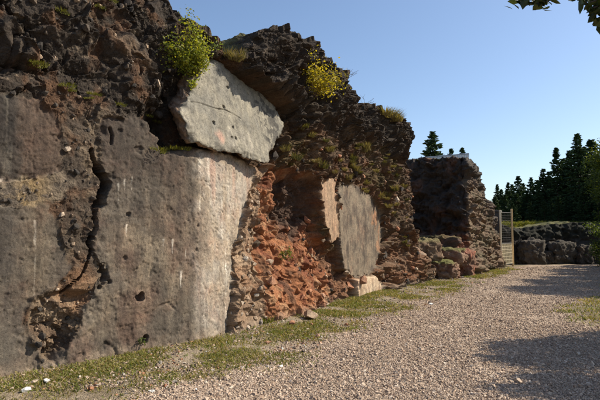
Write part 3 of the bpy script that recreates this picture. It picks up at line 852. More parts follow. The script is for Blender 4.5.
def colB(S, Z, H, big, med, vi, bk):
    front = (1 - sstep(s_cor - 0.1, s_cor + 0.15, S))
    nb_ = fbm(S * 2, Z * 1.5, 0 * S, 4, 401); st = fbm(S * 6, Z * .5, 0 * S, 3, 402)
    c = np.ones(S.shape + (3,), np.float32) * C3(.15, .10, .066)
    c = lay(c, C3(.24, .175, .115), sstep(-.1, .4, st) * 0.7); c = lay(c, C3(.12, .10, .06), sstep(0.05, .4, nb_) * 0.7)
    c = lay(c, C3(.06, .053, .046), sstep(H - 1.3, H - 0.5, Z + .5 * nb_) * 0.8)
    f = np.ones_like(c) * C3(.055, .042, .034)  # front face: its shade painted in as a much darker brown
    f = lay(f, C3(.11, .06, .04), sstep(0, .4, nb_)); f = lay(f, C3(.17, .075, .045), sstep(1.9, 1.4, Z + .3 * nb_))
    f = lay(f, C3(.22, .12, .08), sstep(0.55, .9, vi) * sstep(1.9, 1.5, Z)); f = lay(f, C3(.13, .12, .045), sstep(0.1, .4, nb_ + .5 * big) * sstep(2, 1.5, Z) * 0.7)
    c = lay(c, f, front)
    return lay(c, C3(.12, .11, .05), sstep(.1, .5, bk))
v, f, c, cvB, _, _ = rock_sheet(B_CTRL, HB, 0.035, 150, 1.1, shB, topd=2.4, colour=colB, smooth=0.12)
B0 = V3(7.3, 22.7, 0)
bunker = thing('ruined_bunker', 'square ruined bunker block of dark stone standing at the end of the wall', 'bunker', tuple(B0))
link('masonry', mesh_np('bunker_masonry', v - B0, f, c), M_ROCK, bunker)

# far retaining bank across the end of the yard
F_CTRL = [(9.6, 31.2), (11.2, 30.6), (13.0, 30.9), (15.5, 31.4), (18.5, 31.6), (22, 31.2), (27, 29.5), (32, 26)]
def HFk(s): return 2.15 + 0.12 * np.sin(s * 1.1) + 0.02 * s
def shF(S, Z, H): return 0.35 * (1 - sstep(0.8, 1.3, Z)) * (0.4 + 0.6 * fbm(S * .6, 0 * S, 0 * S, 2, 7))
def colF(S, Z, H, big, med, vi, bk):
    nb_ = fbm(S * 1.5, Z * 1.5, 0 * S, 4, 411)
    c = np.ones(S.shape + (3,), np.float32) * C3(.04, .032, .025)  # deep shade of the bank painted into its stone colours
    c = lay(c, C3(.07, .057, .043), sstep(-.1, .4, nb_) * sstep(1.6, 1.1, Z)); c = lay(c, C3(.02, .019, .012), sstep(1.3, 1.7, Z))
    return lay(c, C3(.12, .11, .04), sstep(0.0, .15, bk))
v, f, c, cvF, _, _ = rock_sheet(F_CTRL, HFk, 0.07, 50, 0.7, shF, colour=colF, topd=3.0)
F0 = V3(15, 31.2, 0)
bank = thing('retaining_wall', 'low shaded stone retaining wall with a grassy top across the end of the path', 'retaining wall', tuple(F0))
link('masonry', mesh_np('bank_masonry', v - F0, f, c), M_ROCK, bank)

# ------------------------------------------------------------------ ground, path
FC = Curve(F_CTRL); 
def lateral(cv_, x, y, step=6):
    pts, nn = cv_.p[::step], cv_.n[::step]
    xf, yf = np.ravel(x), np.ravel(y)
    best = np.full(xf.shape, 1e18); out = np.zeros(xf.shape)
    for (a, b), (u, v_) in zip(pts, nn):
        d2 = (xf - a) ** 2 + (yf - b) ** 2
        m = d2 < best
        best = np.where(m, d2, best); out = np.where(m, (xf - a) * u + (yf - b) * v_, out)
    return (np.sign(out) * np.sqrt(best)).reshape(np.shape(x))

def gh(x, y):
    x = np.asarray(x, float); y = np.asarray(y, float)
    L = lateral(WC, x, y); LF = lateral(FC, x, y); LB = lateral(cvB, x, y)
    h = 0.05 * sstep(1.3, 0.1, L) + 0.03 * fbm(x * .7, y * .7, 0 * x, 3, 501) + 0.012 * fbm(x * 3, y * 3, 0 * x, 3, 502)
    far = np.clip((np.hypot(x, y) - 80) / 400, 0, 1)
    hill = np.maximum(4.1 * sstep(-2.6, -4.8, L), 2.15 * sstep(-1.4, -3.0, LF))
    hill = np.maximum(hill, 4.0 * sstep(-1.2, -2.6, LB) * (x < 11.5))
    hill = hill * (1 + 0.12 * fbm(x * .15, y * .15, 0 * x, 2, 503)) + 3 * far * fbm(x * .004, y * .004, 0 * x, 2, 504)
    return h + hill

EDGE_L = np.array([(-30, -4.5), (0, -4.0), (5.2, -1.75), (6.26, -.85), (9.45, 1.0), (14.9, 3.9), (19, 6.2), (23.8, 9.2), (28.5, 12.2), (31, 13.5)])
EDGE_R = np.array([(-30, 7), (0, 6.6), (5, 6.0), (9, 5.4), (11.7, 5.75), (13, 6.9), (16, 9.5), (20, 12.2), (24, 15), (28, 17.5), (31, 19)])
def path_k(x, y):
    w = 0.35 * fbm(x * 1.1, y * 1.1, 0 * x, 3, 511) + 0.22 * fbm(x * 5, y * 5, 0 * x, 3, 512)
    l = np.interp(y, EDGE_L[:, 0], EDGE_L[:, 1]); r = np.interp(y, EDGE_R[:, 0], EDGE_R[:, 1])
    return np.minimum((x - l) * 0.8, (r - x) * 0.8) + w - 10 * (y > 30.3)

def axis(lo, hi, step, far):
    inner = np.arange(lo, hi, step)
    g = np.geomspace(step * 1.5, far, 34)
    return np.concatenate([(lo - np.cumsum(g))[::-1], inner, inner[-1] + np.cumsum(g)])
gx, gy = axis(-6.5, 16, 0.075, 1200), axis(3.0, 31.5, 0.075, 1200)
GX, GY = np.meshgrid(gx, gy, indexing='ij')
GZ = gh(GX, GY)
pkk = path_k(GX, GY)
g1, g2 = fbm(GX * 1.3, GY * 1.3, 0 * GX, 4, 521), fbm(GX * 6, GY * 6, 0 * GX, 3, 522)
GC = np.ones(GX.shape + (3,), np.float32) * C3(.20, .155, .10)
green = sstep(-0.1, 0.35, g1 + 0.6 * g2)
GC = lay(GC, C3(.115, .115, .035), green * 0.55)
GC = lay(GC, C3(.30, .24, .17), sstep(0.1, 0.5, -g1 + 0.5 * g2) * 0.8)
PCc = np.ones_like(GC) * C3(.39, .29, .212)
PCc = lay(PCc, C3(.33, .24, .175), sstep(0, .4, g1)); PCc = lay(PCc, C3(.46, .35, .26), sstep(0, .4, -g1 + .3 * g2))
GC = lay(GC, PCc, sstep(-0.5, 0.25, pkk) * 0.9)
nx_, ny_ = GX.shape
ids = np.arange(nx_ * ny_).reshape(nx_, ny_)
GQ = np.stack([ids[:-1, :-1], ids[1:, :-1], ids[1:, 1:], ids[:-1, 1:]], -1).reshape(-1, 4)
GV = np.stack([GX, GY, GZ], -1).reshape(-1, 3); GCf = GC.reshape(-1, 3)
isp = fmean(pkk) > 0

def ground_mat(name, vscale, contrast, bd):
    m, nt, b = new_mat(name)
    at = nnode(nt, 'ShaderNodeAttribute', attribute_name='Col'); geo = nnode(nt, 'ShaderNodeNewGeometry'); co = geo.outputs['Position']
    v = nnode(nt, 'ShaderNodeTexVoronoi'); v.inputs['Scale'].default_value = vscale; nt.links.new(co, v.inputs['Vector'])
    sep = nnode(nt, 'ShaderNodeSeparateColor'); nt.links.new(v.outputs['Color'], sep.inputs[0])
    c = ramp(nt, sep.outputs[0], [(0, (contrast[0],) * 3), (0.6, (1, 1, 1)), (1, (contrast[1],) * 3)])
    n = noise_tex(nt, co, 9, 6, 0.7); c2 = ramp(nt, n, [(0.3, (.75, .75, .75)), (.7, (1.2, 1.2, 1.2))])
    nt.links.new(mul(nt, mul(nt, at.outputs['Color'], c), c2), b.inputs['Base Color'])
    b.inputs['Roughness'].default_value = 0.95; b.inputs['Specular IOR Level'].default_value = 0.2
    inv = nnode(nt, 'ShaderNodeMath', operation='SUBTRACT'); inv.inputs[0].default_value = 1; nt.links.new(v.outputs['Distance'], inv.inputs[1])
    n3 = noise_tex(nt, co, 60, 4, .7)
    bump(nt, b, [(inv.outputs[0], 0.9, bd), (sep.outputs[1], 0.5, bd * .6), (n3, .5, bd)])
    return m
M_PATH = ground_mat('gravel', 38, (0.45, 1.5), 0.02)
M_SOIL = ground_mat('soil_and_turf', 60, (0.6, 1.35), 0.012)
for nm, mk, mt in (('ground', ~isp, M_SOIL), ('gravel_path', isp, M_PATH)):
    v, f, c = submesh(GV, GQ, GCf, mk)
    tag(link(nm, mesh_np(nm, v, f, c), mt), kind='structure')

# gravel stones lying on the path, too many to count
def scatter_boxes(name, px, py, size, cols, mat, flat=0.6, zoff=0.25):
    n = len(px)
    base = np.array([(-1, -1, -1), (1, -1, -1), (1, 1, -1), (-1, 1, -1), (-1, -1, 1), (1, -1, 1), (1, 1, 1), (-1, 1, 1)], float) * 0.5
    v = base[None] + RNG.normal(0, 0.17, (n, 8, 3)); v[:, 4:, :2] *= RNG.uniform(.45, .9, (n, 1, 1))
    v *= size[:, None, None] * np.stack([RNG.uniform(.7, 1.2, n), RNG.uniform(.6, 1.0, n), RNG.uniform(.4, .8, n) * flat / .6], 1)[:, None]
    a = RNG.uniform(0, 6.28, n); tl = RNG.normal(0, .35, n)
    ct, st = np.cos(tl)[:, None], np.sin(tl)[:, None]
    y = v[..., 1] * ct - v[..., 2] * st; z = v[..., 1] * st + v[..., 2] * ct
    ca, sa_ = np.cos(a)[:, None], np.sin(a)[:, None]
    X = v[..., 0] * ca - y * sa_ + px[:, None]; Y = v[..., 0] * sa_ + y * ca + py[:, None]
    Z = z + gh(px, py)[:, None] + size[:, None] * zoff
    fb = np.array([(3, 2, 1, 0), (4, 5, 6, 7), (0, 1, 5, 4), (1, 2, 6, 5), (2, 3, 7, 6), (3, 0, 4, 7)])
    F = (fb[None] + (np.arange(n) * 8)[:, None, None]).reshape(-1, 4)
    o = link(name, mesh_np(name, np.stack([X, Y, Z], -1).reshape(-1, 3), F, np.repeat(cols, 8, 0), False), mat)
    return tag(o, kind='stuff')
M_PEB = attr_stone_mat('gravel_stones', 120, 0.9, 0.4, 0.004, (0.75, 1.2))
NPB = 330000
dd = 4.7 * np.exp(RNG.uniform(0, 1, NPB) ** 1.15 * math.log(28 / 4.7)); xx = RNG.uniform(-.62, .64, NPB) * dd
keep = path_k(xx, dd) + RNG.normal(0, .22, NPB) > 0
keep &= lateral(WC, xx, dd) > 0.15
lc = np.interp(dd, EDGE_L[:, 0], EDGE_L[:, 1]) + 1.5
rut = np.maximum(np.exp(-((xx - lc - .5 * fbm(dd * .2, 0 * dd, 0 * dd, 2, 8)) / .28) ** 2), np.exp(-((xx - lc - 1.55 - .5 * fbm(dd * .2, 0 * dd, 0 * dd, 2, 8)) / .28) ** 2))
keep &= RNG.uniform(0, 1, NPB) > .28 * rut + .35 * sstep(-.05, .45, fbm(xx * .8, dd * .8, 0 * xx, 4, 541))
xx, dd = xx[keep][:135000], dd[keep][:135000]
pal = np.array([(.395, .30, .222), (.45, .345, .26), (.33, .245, .178), (.51, .42, .335), (.385, .27, .19), (.24, .18, .135)])
cc = pal[RNG.choice(6, len(xx), p=[.32, .27, .16, .1, .1, .05])] * RNG.uniform(.8, 1.2, (len(xx), 1))
gobj = scatter_boxes('gravel', xx, dd, np.clip(.0118 * np.exp(RNG.normal(0, .38, len(xx))), .007, .045) * (1 + 0.03 * dd), cc, M_PEB)

NPB = 90000
dd = 4.9 * np.exp(RNG.uniform(0, 1, NPB) ** 1.1 * math.log(26 / 4.9)); xx = RNG.uniform(-.62, .5, NPB) * dd
lw = lateral(WC, xx, dd); pk_ = path_k(xx, dd)
keep = (lw > .1) & (pk_ < .1) & (pk_ > -3) & (lateral(cvB, xx, dd) > .1) & (fbm(xx * 1.7, dd * 1.7, 0 * xx, 3, 531) + .35 * np.exp(-np.abs(pk_) * 1.5) + .25 * (lw < .5) > RNG.uniform(-.3, .6, NPB))
xx, dd = xx[keep][:17000], dd[keep][:17000]
pal = np.array([(.30, .22, .16), (.38, .29, .22), (.20, .15, .11), (.34, .18, .10), (.46, .40, .33), (.13, .10, .08)])
cc = pal[RNG.choice(6, len(xx), p=[.3, .25, .2, .1, .07, .08])] * RNG.uniform(.8, 1.2, (len(xx), 1))
scatter_boxes('stone_chips', xx, dd, np.minimum(  .007 + RNG.exponential(.006, len(xx)), .035) * (1 + 0.03 * dd), cc, M_PEB)

# ------------------------------------------------------------------ loose and embedded stones
def hull_stone(seed, n=18, sx=1, sy=1, sz=.7):
    r = random.Random(seed); bm = bmesh.new()
    for _ in range(n):
        v_ = Vector((r.gauss(0, 1), r.gauss(0, 1), r.gauss(0, 1))).normalized() * r.uniform(.8, 1)
        bm.verts.new((v_.x * sx * .5, v_.y * sy * .5, v_.z * sz * .5))
    g = bmesh.ops.convex_hull(bm, input=bm.verts)
    bmesh.ops.delete(bm, geom=[e for e in g['geom_interior'] if isinstance(e, bmesh.types.BMVert)], context='VERTS')
    me = bpy.data.meshes.new('stone'); bm.to_mesh(me); bm.free()
    return me
def stone_set(mat, k0):
    out = []
    for k in range(7):
        me = hull_stone(k0 + k, 14 + k, 1, random.uniform(.65, 1), random.uniform(.5, .85)); me.materials.append(mat); out.append(me)
    return out
ST = {k: stone_set(m, 100 + 20 * i) for i, (k, m) in enumerate((('grey', M_STONE), ('white', M_STONE_W), ('red', M_STONE_R), ('dark', M_STONE_D), ('tan', M_STONE_T)))}
def put_stone(kind, loc, size, parent=None, name='stone', rnd=None):
    o = bpy.data.objects.new(name, random.choice(ST[kind])); COL.objects.link(o)
    o.scale = (size * random.uniform(.8, 1.2), size, size * random.uniform(.8, 1.15))
    if parent is not None:
        o.parent = parent; o.location = Vector(loc) - Vector(parent.location); o.rotation_euler = [random.uniform(0, 6.28) for _ in range(3)]
    else:
        o.location = loc; o.rotation_euler = (random.uniform(-.3, .3), random.uniform(-.3, .3), random.uniform(0, 6.28))
    return o

FCEN = WV[Q].mean(1)
def embed(zones, parent, kinds, n, lo, hi, cond=None, proud=0.08):
    ok = np.isin(zone, zones) & (f_top == 0) & (f_s > SX(-8)) & (f_s < S_END)
    if cond is not None: ok &= cond
    idx = np.flatnonzero(ok)
    w = FCEN[idx][:, 1] ** 0.8; idx = RNG.choice(idx, n, p=w / w.sum())
    for i in idx:
        sz = lo * (hi / lo) ** (random.random() ** 2)
        sz *= 0.8 + 0.03 * FCEN[i][1]
        put_stone(random.choice(kinds), FCEN[i] + NN.reshape(-1, 3)[Q[i, 0]] * sz * proud, sz, parent)
embed([5], wall_root, ['dark', 'dark', 'dark', 'tan'], 90, .04, .15)
embed([6], wall_root, ['tan', 'grey', 'tan'], 120, .04, .16)
embed([7], cliff_root, ['red', 'red', 'red', 'tan', 'dark'], 85, .06, .28, f_z < 2.0, .1)
embed([1], cliff_root, ['dark', 'dark', 'red', 'tan'], 180, .06, .26, f_z < 3.6)
embed([0], crag_root, ['dark'] * 7 + ['tan'], 150, .05, .2)

def hit(px, py, rad=1.6):
    """front-most point of the wall sheet seen along a pixel's ray"""
    cp, sp_ = math.cos(PITCH), math.sin(PITCH)
    dep_ = WV[:, 1] * cp + (WV[:, 2] - CAM_Z) * sp_; up_ = -WV[:, 1] * sp_ + (WV[:, 2] - CAM_Z) * cp
    u = CX + F_PX * WV[:, 0] / dep_; v_ = CY - F_PX * up_ / dep_
    near = np.flatnonzero((np.hypot(u - px, v_ - py) < rad) & (dep_ > .5))
    if len(near) == 0: return hit(px, py, rad * 2)
    i = near[np.argmin(dep_[near])]
    return Vector(WV[i]), Vector(NN.reshape(-1, 3)[i])

def gpt(px, py):
    x, y = on_ground(px, py); return Vector((x, y, float(gh(x, y))))
def loose(px, py, size, kind, label, group=None, squash=1.0, cat='stone', name='stone'):
    p = gpt(px, py); o = put_stone(kind, p + Vector((0, 0, size * .2)), size, None, name)
    o.scale.z *= squash
    return tag(o, label, cat, group)
loose(26, 393, .10, 'white', 'bright white stone in the grass at the very foot of the picture, lower left corner')
loose(46, 385, .14, 'white', 'flat white stone lying in the grass below the grey wall', squash=.6)
loose(83, 362, .13, 'red', 'upright reddish brown stone leaning at the foot of the cracked wall', squash=1.6)
loose(311, 321, .42, 'tan', 'large pale flat rock lying on the grass below the red clay hollow', squash=.55, cat='rock', name='rock')
loose(321, 306, .34, 'tan', 'pale squat rock against the foot of the cliff behind the large flat rock', cat='rock', name='rock')
loose(292, 327, .2, 'red', 'brownish red stone on the verge left of the large flat rock', cat='rock', name='rock')
loose(268, 345, .10, 'red', 'orange stone lying alone where the grass meets the gravel', name='stone')
GSM = {'grey': 'small grey brown stone lying loose on the grassy verge', 'tan': 'small tan stone lying loose on the grassy verge', 'red': 'small rusty red stone lying loose on the grassy verge', 'white': 'small whitish stone lying loose on the grassy verge', 'dark': 'small dark stone lying loose on the grassy verge'}
cnt = 0
while cnt < 190:
    d = 5.3 * (22 / 5.3) ** random.random(); L_ = float(np.interp(d, EDGE_L[:, 0], EDGE_L[:, 1]))
    x = L_ + random.uniform(-2.2, .9)
    if abs(x / d) > .6 or float(lateral(WC, np.array([x]), np.array([d]))[0]) < .3: continue
    kd = random.choice(['grey', 'tan', 'tan', 'red', 'grey', 'dark', 'white'] if cnt % 3 == 0 else ['grey', 'tan', 'tan', 'red'])
    sz = random.uniform(.025, .075) * (1 + .03 * d) * (1.5 if random.random() < .12 else 1)
    o = put_stone(kd, (x, d, float(gh(x, d)) + sz * .12), sz)
    tag(o, GSM[kd], 'stone', 'small %s stones on the verge' % {'grey': 'grey brown', 'red': 'rusty red', 'white': 'whitish'}.get(kd, kd)); cnt += 1

# big ledge blocks in the corner between cliff and bunker
def boulder(name, loc, dims, rotz, seed, col_a, col_b, label, cat='boulder', boxy=.55, grass_top=0.0, tilt=0.0):
    bm = bmesh.new(); bmesh.ops.create_icosphere(bm, subdivisions=5, radius=1)
    v = np.array([p.co[:] for p in bm.verts]); f = np.array([[p.index for p in q_.verts] for q_ in bm.faces]); bm.free()
    m = np.abs(v).max(1, keepdims=True); v = v * (1 - boxy) + (v / m) * boxy
    v = v * np.array(dims) * .5
    nrm = v / (np.linalg.norm(v, axis=1, keepdims=True) + 1e-6)
    q_ = v + seed * 3.7
    rb, bid_ = rubble(q_[:, 0] * 2.6, q_[:, 1] * 2.6, q_[:, 2] * 3.2, seed)
    rs, sid = rubble(q_[:, 0] * 8, q_[:, 1] * 8, q_[:, 2] * 9, seed + 50)
    sc = min(1, max(dims))
    rx_, _ = rubble(q_[:, 0] * 19, q_[:, 1] * 19, q_[:, 2] * 21, seed + 80)
    v = v + nrm * ((rb / 2.6 * .8 + rs / 8 * .7 + rx_ / 19 * .8 + .3 * flake(q_[:, 0] + q_[:, 1] * .6, q_[:, 2], q_[:, 0], q_[:, 1], q_[:, 2], 3.2, 1.1, 731) + .3 * flake(q_[:, 0] - q_[:, 1] * .6, q_[:, 2], q_[:, 0], q_[:, 1], q_[:, 2], 7, 2.2, 733)) * sc + .06 * fbm(q_[:, 0] * 3, q_[:, 1] * 3, q_[:, 2] * 3, 3, seed))[:, None]
    nz = fbm(q_[:, 0] * 4, q_[:, 1] * 4, q_[:, 2] * 4, 4, seed)
    c = lay(np.ones((len(v), 3), np.float32) * C3(*col_a), C3(*col_b), sstep(-.2, .4, nz) + .5 * (sid > .75))
    if grass_top: c = lay(c, C3(.12, .125, .035), sstep(dims[2] * .28, dims[2] * .42, v[:, 2] + .1 * nz) * grass_top)
    o = link(name, mesh_np(name, v, f, c), M_ROCK, None, loc); o.rotation_euler = (0, tilt, rotz)
    return tag(o, label, cat)
def bpos(px, py, d):
    return at_dist(px, py, d)
WA = -0.5
boulder('ledge_block', bpos(443, 257, 21.6), (1.9, 1.2, .75), WA, 1, (.19, .095, .062), (.26, .17, .115), 'upper broad reddish ledge block with grass on top, below the bunker front', grass_top=.8)
boulder('ledge_block', bpos(441, 270, 20.4), (1.35, 1.1, .75), WA, 2, (.15, .08, .053), (.23, .15, .1), 'lower reddish ledge block standing at the edge of the path below the bunker', grass_top=.9)
boulder('boulder', bpos(464, 265, 21.7), (.9, .9, 1.25), WA, 3, (.27, .11, .07), (.20, .12, .08), 'dark red upright boulder at the foot of the bunker corner')
boulder('boulder', bpos(411, 268, 19.3), (.95, .8, 1.5), .3, 4, (.33, .25, .18), (.24, .15, .10), 'pale pointed boulder leaning at the end of the rock cliff', tilt=.35, boxy=.3)
boulder('boulder', bpos(422, 252, 20.6), (1.5, 1.0, 1.1), .2, 5, (.13, .08, .05), (.2, .14, .09), 'brown rounded boulder between the pale pointed boulder and the ledges', grass_top=.5)
boulder('boulder', bpos(437, 245, 22.6), (2.2, 1.0, .8), WA, 6, (.09, .06, .045), (.18, .09, .06), 'dark boulder at the back of the ledges under the bunker front', grass_top=.4)
boulder('boulder', bpos(531, 253, 30.75), (1.5, 1.0, 1.6), .1, 7, (.10, .083, .065), (.06, .05, .038), 'pale boulder set in the shaded retaining wall, nearer the gate')  # this and the next wall boulders: shade painted into their colours
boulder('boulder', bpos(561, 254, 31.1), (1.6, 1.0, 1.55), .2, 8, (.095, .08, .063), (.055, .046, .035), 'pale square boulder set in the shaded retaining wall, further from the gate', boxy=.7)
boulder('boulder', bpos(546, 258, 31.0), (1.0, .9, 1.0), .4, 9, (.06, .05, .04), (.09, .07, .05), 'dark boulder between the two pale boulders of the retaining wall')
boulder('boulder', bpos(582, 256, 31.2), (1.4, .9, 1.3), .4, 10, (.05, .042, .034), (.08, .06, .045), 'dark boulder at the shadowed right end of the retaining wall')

# ------------------------------------------------------------------ rail on the bunker and the gate
def tube_bm(bm, a, b, r, seg=8, r2=None):
    a, b = Vector(a), Vector(b); d = (b - a); L_ = d.length
    if L_ < 1e-6: return
    mt = Matrix.Translation((a + b) / 2) @ d.to_track_quat('Z', 'Y').to_matrix().to_4x4()
    bmesh.ops.create_cone(bm, cap_ends=True, segments=seg, radius1=r, radius2=r if r2 is None else r2, depth=L_, matrix=mt)
def box_bm(bm, c, d, rot=None):
    mt = Matrix.Translation(c) @ (rot or Matrix.Identity(4)) @ Matrix.Diagonal((d[0], d[1], d[2], 1))
    bmesh.ops.create_cube(bm, size=1, matrix=mt)
def bm_obj(name, bm, mat, parent=None, loc=None, bevel=0):
    if bevel: bmesh.ops.bevel(bm, geom=bm.edges[:], offset=bevel, segments=1, affect='EDGES')
    me = bpy.data.meshes.new(name); bm.to_mesh(me); bm.free()
    return link(name, me, mat, parent, loc)

ra, rb_ = Vector(at_dist(466, 164, 22.75)), Vector(at_dist(415, 164, 24.1))
ra.z = rb_.z = max(ra.z, rb_.z) + .13; ra += Vector((.30, .46, 0)); rb_ += Vector((.30, .46, 0))
rail = thing('metal_fence', 'low pale galvanised sheet fence along the top of the ruined bunker', 'fence', tuple(ra))
dr = rb_ - ra; ru = dr.normalized(); rl = dr.length
bm = bmesh.new(); nseg = 90
for k in range(nseg):                                            # corrugated sheet, real thickness
    for side in (0,):
        pass
prof = []
for k in range(nseg + 1):
    s_ = rl * k / nseg; off = 0.018 * math.sin(k * math.pi / 2)
    prof.append((ru * s_ + Vector((-ru.y, ru.x, 0)) * off))
lo_ = [bm.verts.new(p + Vector((0, 0, .03))) for p in prof]; hi_ = [bm.verts.new(p + Vector((0, 0, .21))) for p in prof]
for k in range(nseg): bm.faces.new((lo_[k], lo_[k + 1], hi_[k + 1], hi_[k]))
bmesh.ops.solidify(bm, geom=bm.faces[:], thickness=.004)
bm_obj('sheet', bm, M_GALV, rail)
for zz in (0.225,):
    bm = bmesh.new(); tube_bm(bm, Vector((0, 0, zz)), dr + Vector((0, 0, zz)), .022); bm_obj('rail', bm, M_GALV, rail)
for k in range(6):
    bm = bmesh.new(); q_ = dr * (k / 5) + Vector((ru.y, -ru.x, 0)) * -.045
    tube_bm(bm, q_ + Vector((0, 0, -.25)), q_ + Vector((0, 0, .2)), .014); bm_obj('post', bm, M_GALV, rail)

ga = gpt(501.5, 266); gb_d = ga.y + .75
gax, gay, gaz = at_dist(501.5, 266, 27.3); gbx, gby, gbz = at_dist(513, 262, 28.3)
ga = Vector((gax, gay, float(gh(gax, gay)))); gb_ = Vector((gbx, gby, float(gh(gbx, gby))))
za = at_dist(501.5, 210, 27.3)[2]; zb = at_dist(513, 209, 28.3)[2]
gate = thing('metal_gate', 'tall narrow gate of two pale posts with wire mesh between, beside the bunker', 'gate', tuple(ga))
for p_, zt, pm in ((ga, za, M_POST), (gb_, zb, M_POST_Y)):
    bm = bmesh.new(); q_ = p_ - ga
    box_bm(bm, q_ + Vector((0, 0, (zt - p_.z) / 2 - .15)), (.085, .085, zt - p_.z + .3)); bm_obj('post', bm, pm, gate, bevel=.008)['label'] = 'white post' if pm is M_POST else 'yellowed post'
gd = gb_ - ga; gdl = gd.length; gu = gd.normalized(); H_g = za - ga.z
for zz in (.15, 1.25, H_g - .12):
    bm = bmesh.new(); tube_bm(bm, gu * .04 + Vector((0, 0, zz)), gu * (gdl - .04) + Vector((0, 0, zz)), .016); bm_obj('cross_rail', bm, M_WIRE, gate)
bm = bmesh.new()
for k in range(1, 16): tube_bm(bm, gu * (gdl * k / 16) + Vector((0, 0, .15)), gu * (gdl * k / 16) + Vector((0, 0, 1.25)), .009, 5)
for k in range(6): tube_bm(bm, gu * .04 + Vector((0, 0, .2 + k * .18)), gu * (gdl - .04) + Vector((0, 0, .2 + k * .18)), .006, 5)
o = bm_obj('lower_mesh', bm, M_POST, gate); o['label'] = 'pale lower mesh panel'; o['kind'] = 'stuff'
bm = bmesh.new()
for k in range(1, 12): tube_bm(bm, gu * (gdl * k / 12) + Vector((0, 0, 1.25)), gu * (gdl * k / 12) + Vector((0, 0, H_g - .12)), .004, 5)
for k in range(12): tube_bm(bm, gu * .04 + Vector((0, 0, 1.3 + k * .13)), gu * (gdl - .04) + Vector((0, 0, 1.3 + k * .13)), .004, 5)
bm_obj('upper_mesh', bm, M_WIRE, gate)['kind'] = 'stuff'
# grey concrete pier behind the gate
px_, py_, pz_ = at_dist(497, 266, 29.2)
pr = thing('concrete_pier', 'dark grey concrete pier with a flat cap behind the gate', 'pier', (px_, py_, 0))
bm = bmesh.new(); zt = at_dist(497, 210, 29.2)[2]
box_bm(bm, Vector((0, 0, zt / 2 - .1)), (.5, .5, zt - .05), Matrix.Rotation(-.5, 4, 'Z'))
M_PIER = plain_mat('grey_concrete', (.07, .066, .06), .9, 0, 12, .4, .01)
bm_obj('shaft', bm, M_PIER, pr, bevel=.02)
bm = bmesh.new(); box_bm(bm, Vector((0, 0, zt - .08)), (.6, .6, .12), Matrix.Rotation(-.5, 4, 'Z')); bm_obj('cap', bm, M_PIER, pr, bevel=.015)

# ------------------------------------------------------------------ leaves, grass, shrubs, trees
def leaf_cloud(name, pts, size, cols, seed=0, up=0.3, aspect=.5, droop=0.0, outdir=None, fold=.15):
    """one small folded leaf (two quads) per point"""
    r = np.random.default_rng(seed); n = len(pts)
    d = r.normal(0, 1, (n, 3)); d[:, 2] = d[:, 2] * .6 + up - droop
    if outdir is not None: d = d * .7 + outdir
    d /= np.linalg.norm(d, axis=1, keepdims=True) + 1e-9
    q = r.normal(0, 1, (n, 3)); w = np.cross(d, q); w /= np.linalg.norm(w, axis=1, keepdims=True) + 1e-9
    nn = np.cross(w, d)
    L = (np.asarray(size) * r.uniform(.65, 1.25, n))[:, None]
    W = L * aspect * .5
    base = pts - d * L * .5
    mid1 = base + d * L * .35 - nn * L * fold * .5; mid2 = base + d * L * .72 - nn * L * fold * .3; tip = base + d * L
    v = np.stack([base, mid1 + w * W, mid2 + w * W * .8, tip, mid2 - w * W * .8, mid1 - w * W], 1).reshape(-1, 3)
    k = (np.arange(n) * 6)[:, None]
    f = np.concatenate([k + np.array([[0, 1, 2, 3]]), k + np.array([[0, 3, 4, 5]])], 0)
    c = np.repeat(cols * r.uniform(.75, 1.25, (n, 1)), 6, 0)
    return mesh_np(name, v, f, c, False)

def leaf_cols(n, palette, seed):
    r = np.random.default_rng(seed); p = np.array(palette)
    a = p[r.integers(0, len(p), n)]; b = p[r.integers(0, len(p), n)]; t_ = r.uniform(0, 1, (n, 1))
    return a * t_ + b * (1 - t_)

def polytube(bm, pts, r0, r1, seg=6):
    for i in range(len(pts) - 1):
        t0, t1 = i / (len(pts) - 1), (i + 1) / (len(pts) - 1)
        tube_bm(bm, pts[i], pts[i + 1], r0 + (r1 - r0) * t0, seg, r0 + (r1 - r0) * t1)

def shrub(name, label, cat, base, clusters, leaf, palette, per, spread, seed, n_stem=8, group=None, stem_r=.008):
    """clusters: leafy tips as offsets from the base; each is reached by a stem of its own"""
    r = np.random.default_rng(seed); root = thing(name, label, cat, tuple(base), 0, group)
    pts = []; bm = bmesh.new()
    for c in clusters:
        c = np.array(c, float)
        m = max(4, int(per * r.uniform(.5, 1.4)))
        tt = r.uniform(.35, 1.05, m)[:, None]
        bend = np.array([0, 0, .15 * np.linalg.norm(c)])
        p = c * tt + bend * (tt * (1 - tt)) * 2 + r.normal(0, 1, (m, 3)) * spread * (.4 + .6 * tt)
        pts.append(p)
        pl = [Vector(c * t_ + bend * t_ * (1 - t_) * 2) for t_ in (0, .3, .65, 1)]
        polytube(bm, pl, stem_r, stem_r * .35, 5)
    pts = np.vstack(pts)
    link('foliage', leaf_cloud('foliage', pts, leaf, leaf_cols(len(pts), palette, seed), seed, .25, .55), M_LEAF, root)
    bm_obj('stem', bm, M_TWIG, root)['kind'] = 'stuff'
    return root

GREEN_Y = [(.27, .28, .035), (.18, .22, .03), (.36, .33, .045), (.10, .135, .025)]
YELLOW = [(.42, .34, .03), (.34, .29, .03), (.22, .21, .03), (.46, .35, .05)]
GREEN_D = [(.05, .075, .02), (.075, .10, .025), (.035, .055, .018)]
OLIVE = [(.085, .085, .028), (.12, .11, .04), (.17, .14, .06), (.065, .07, .022)]
STRAW = [(.26, .20, .10), (.21, .16, .075), (.17, .14, .055), (.13, .125, .04)]

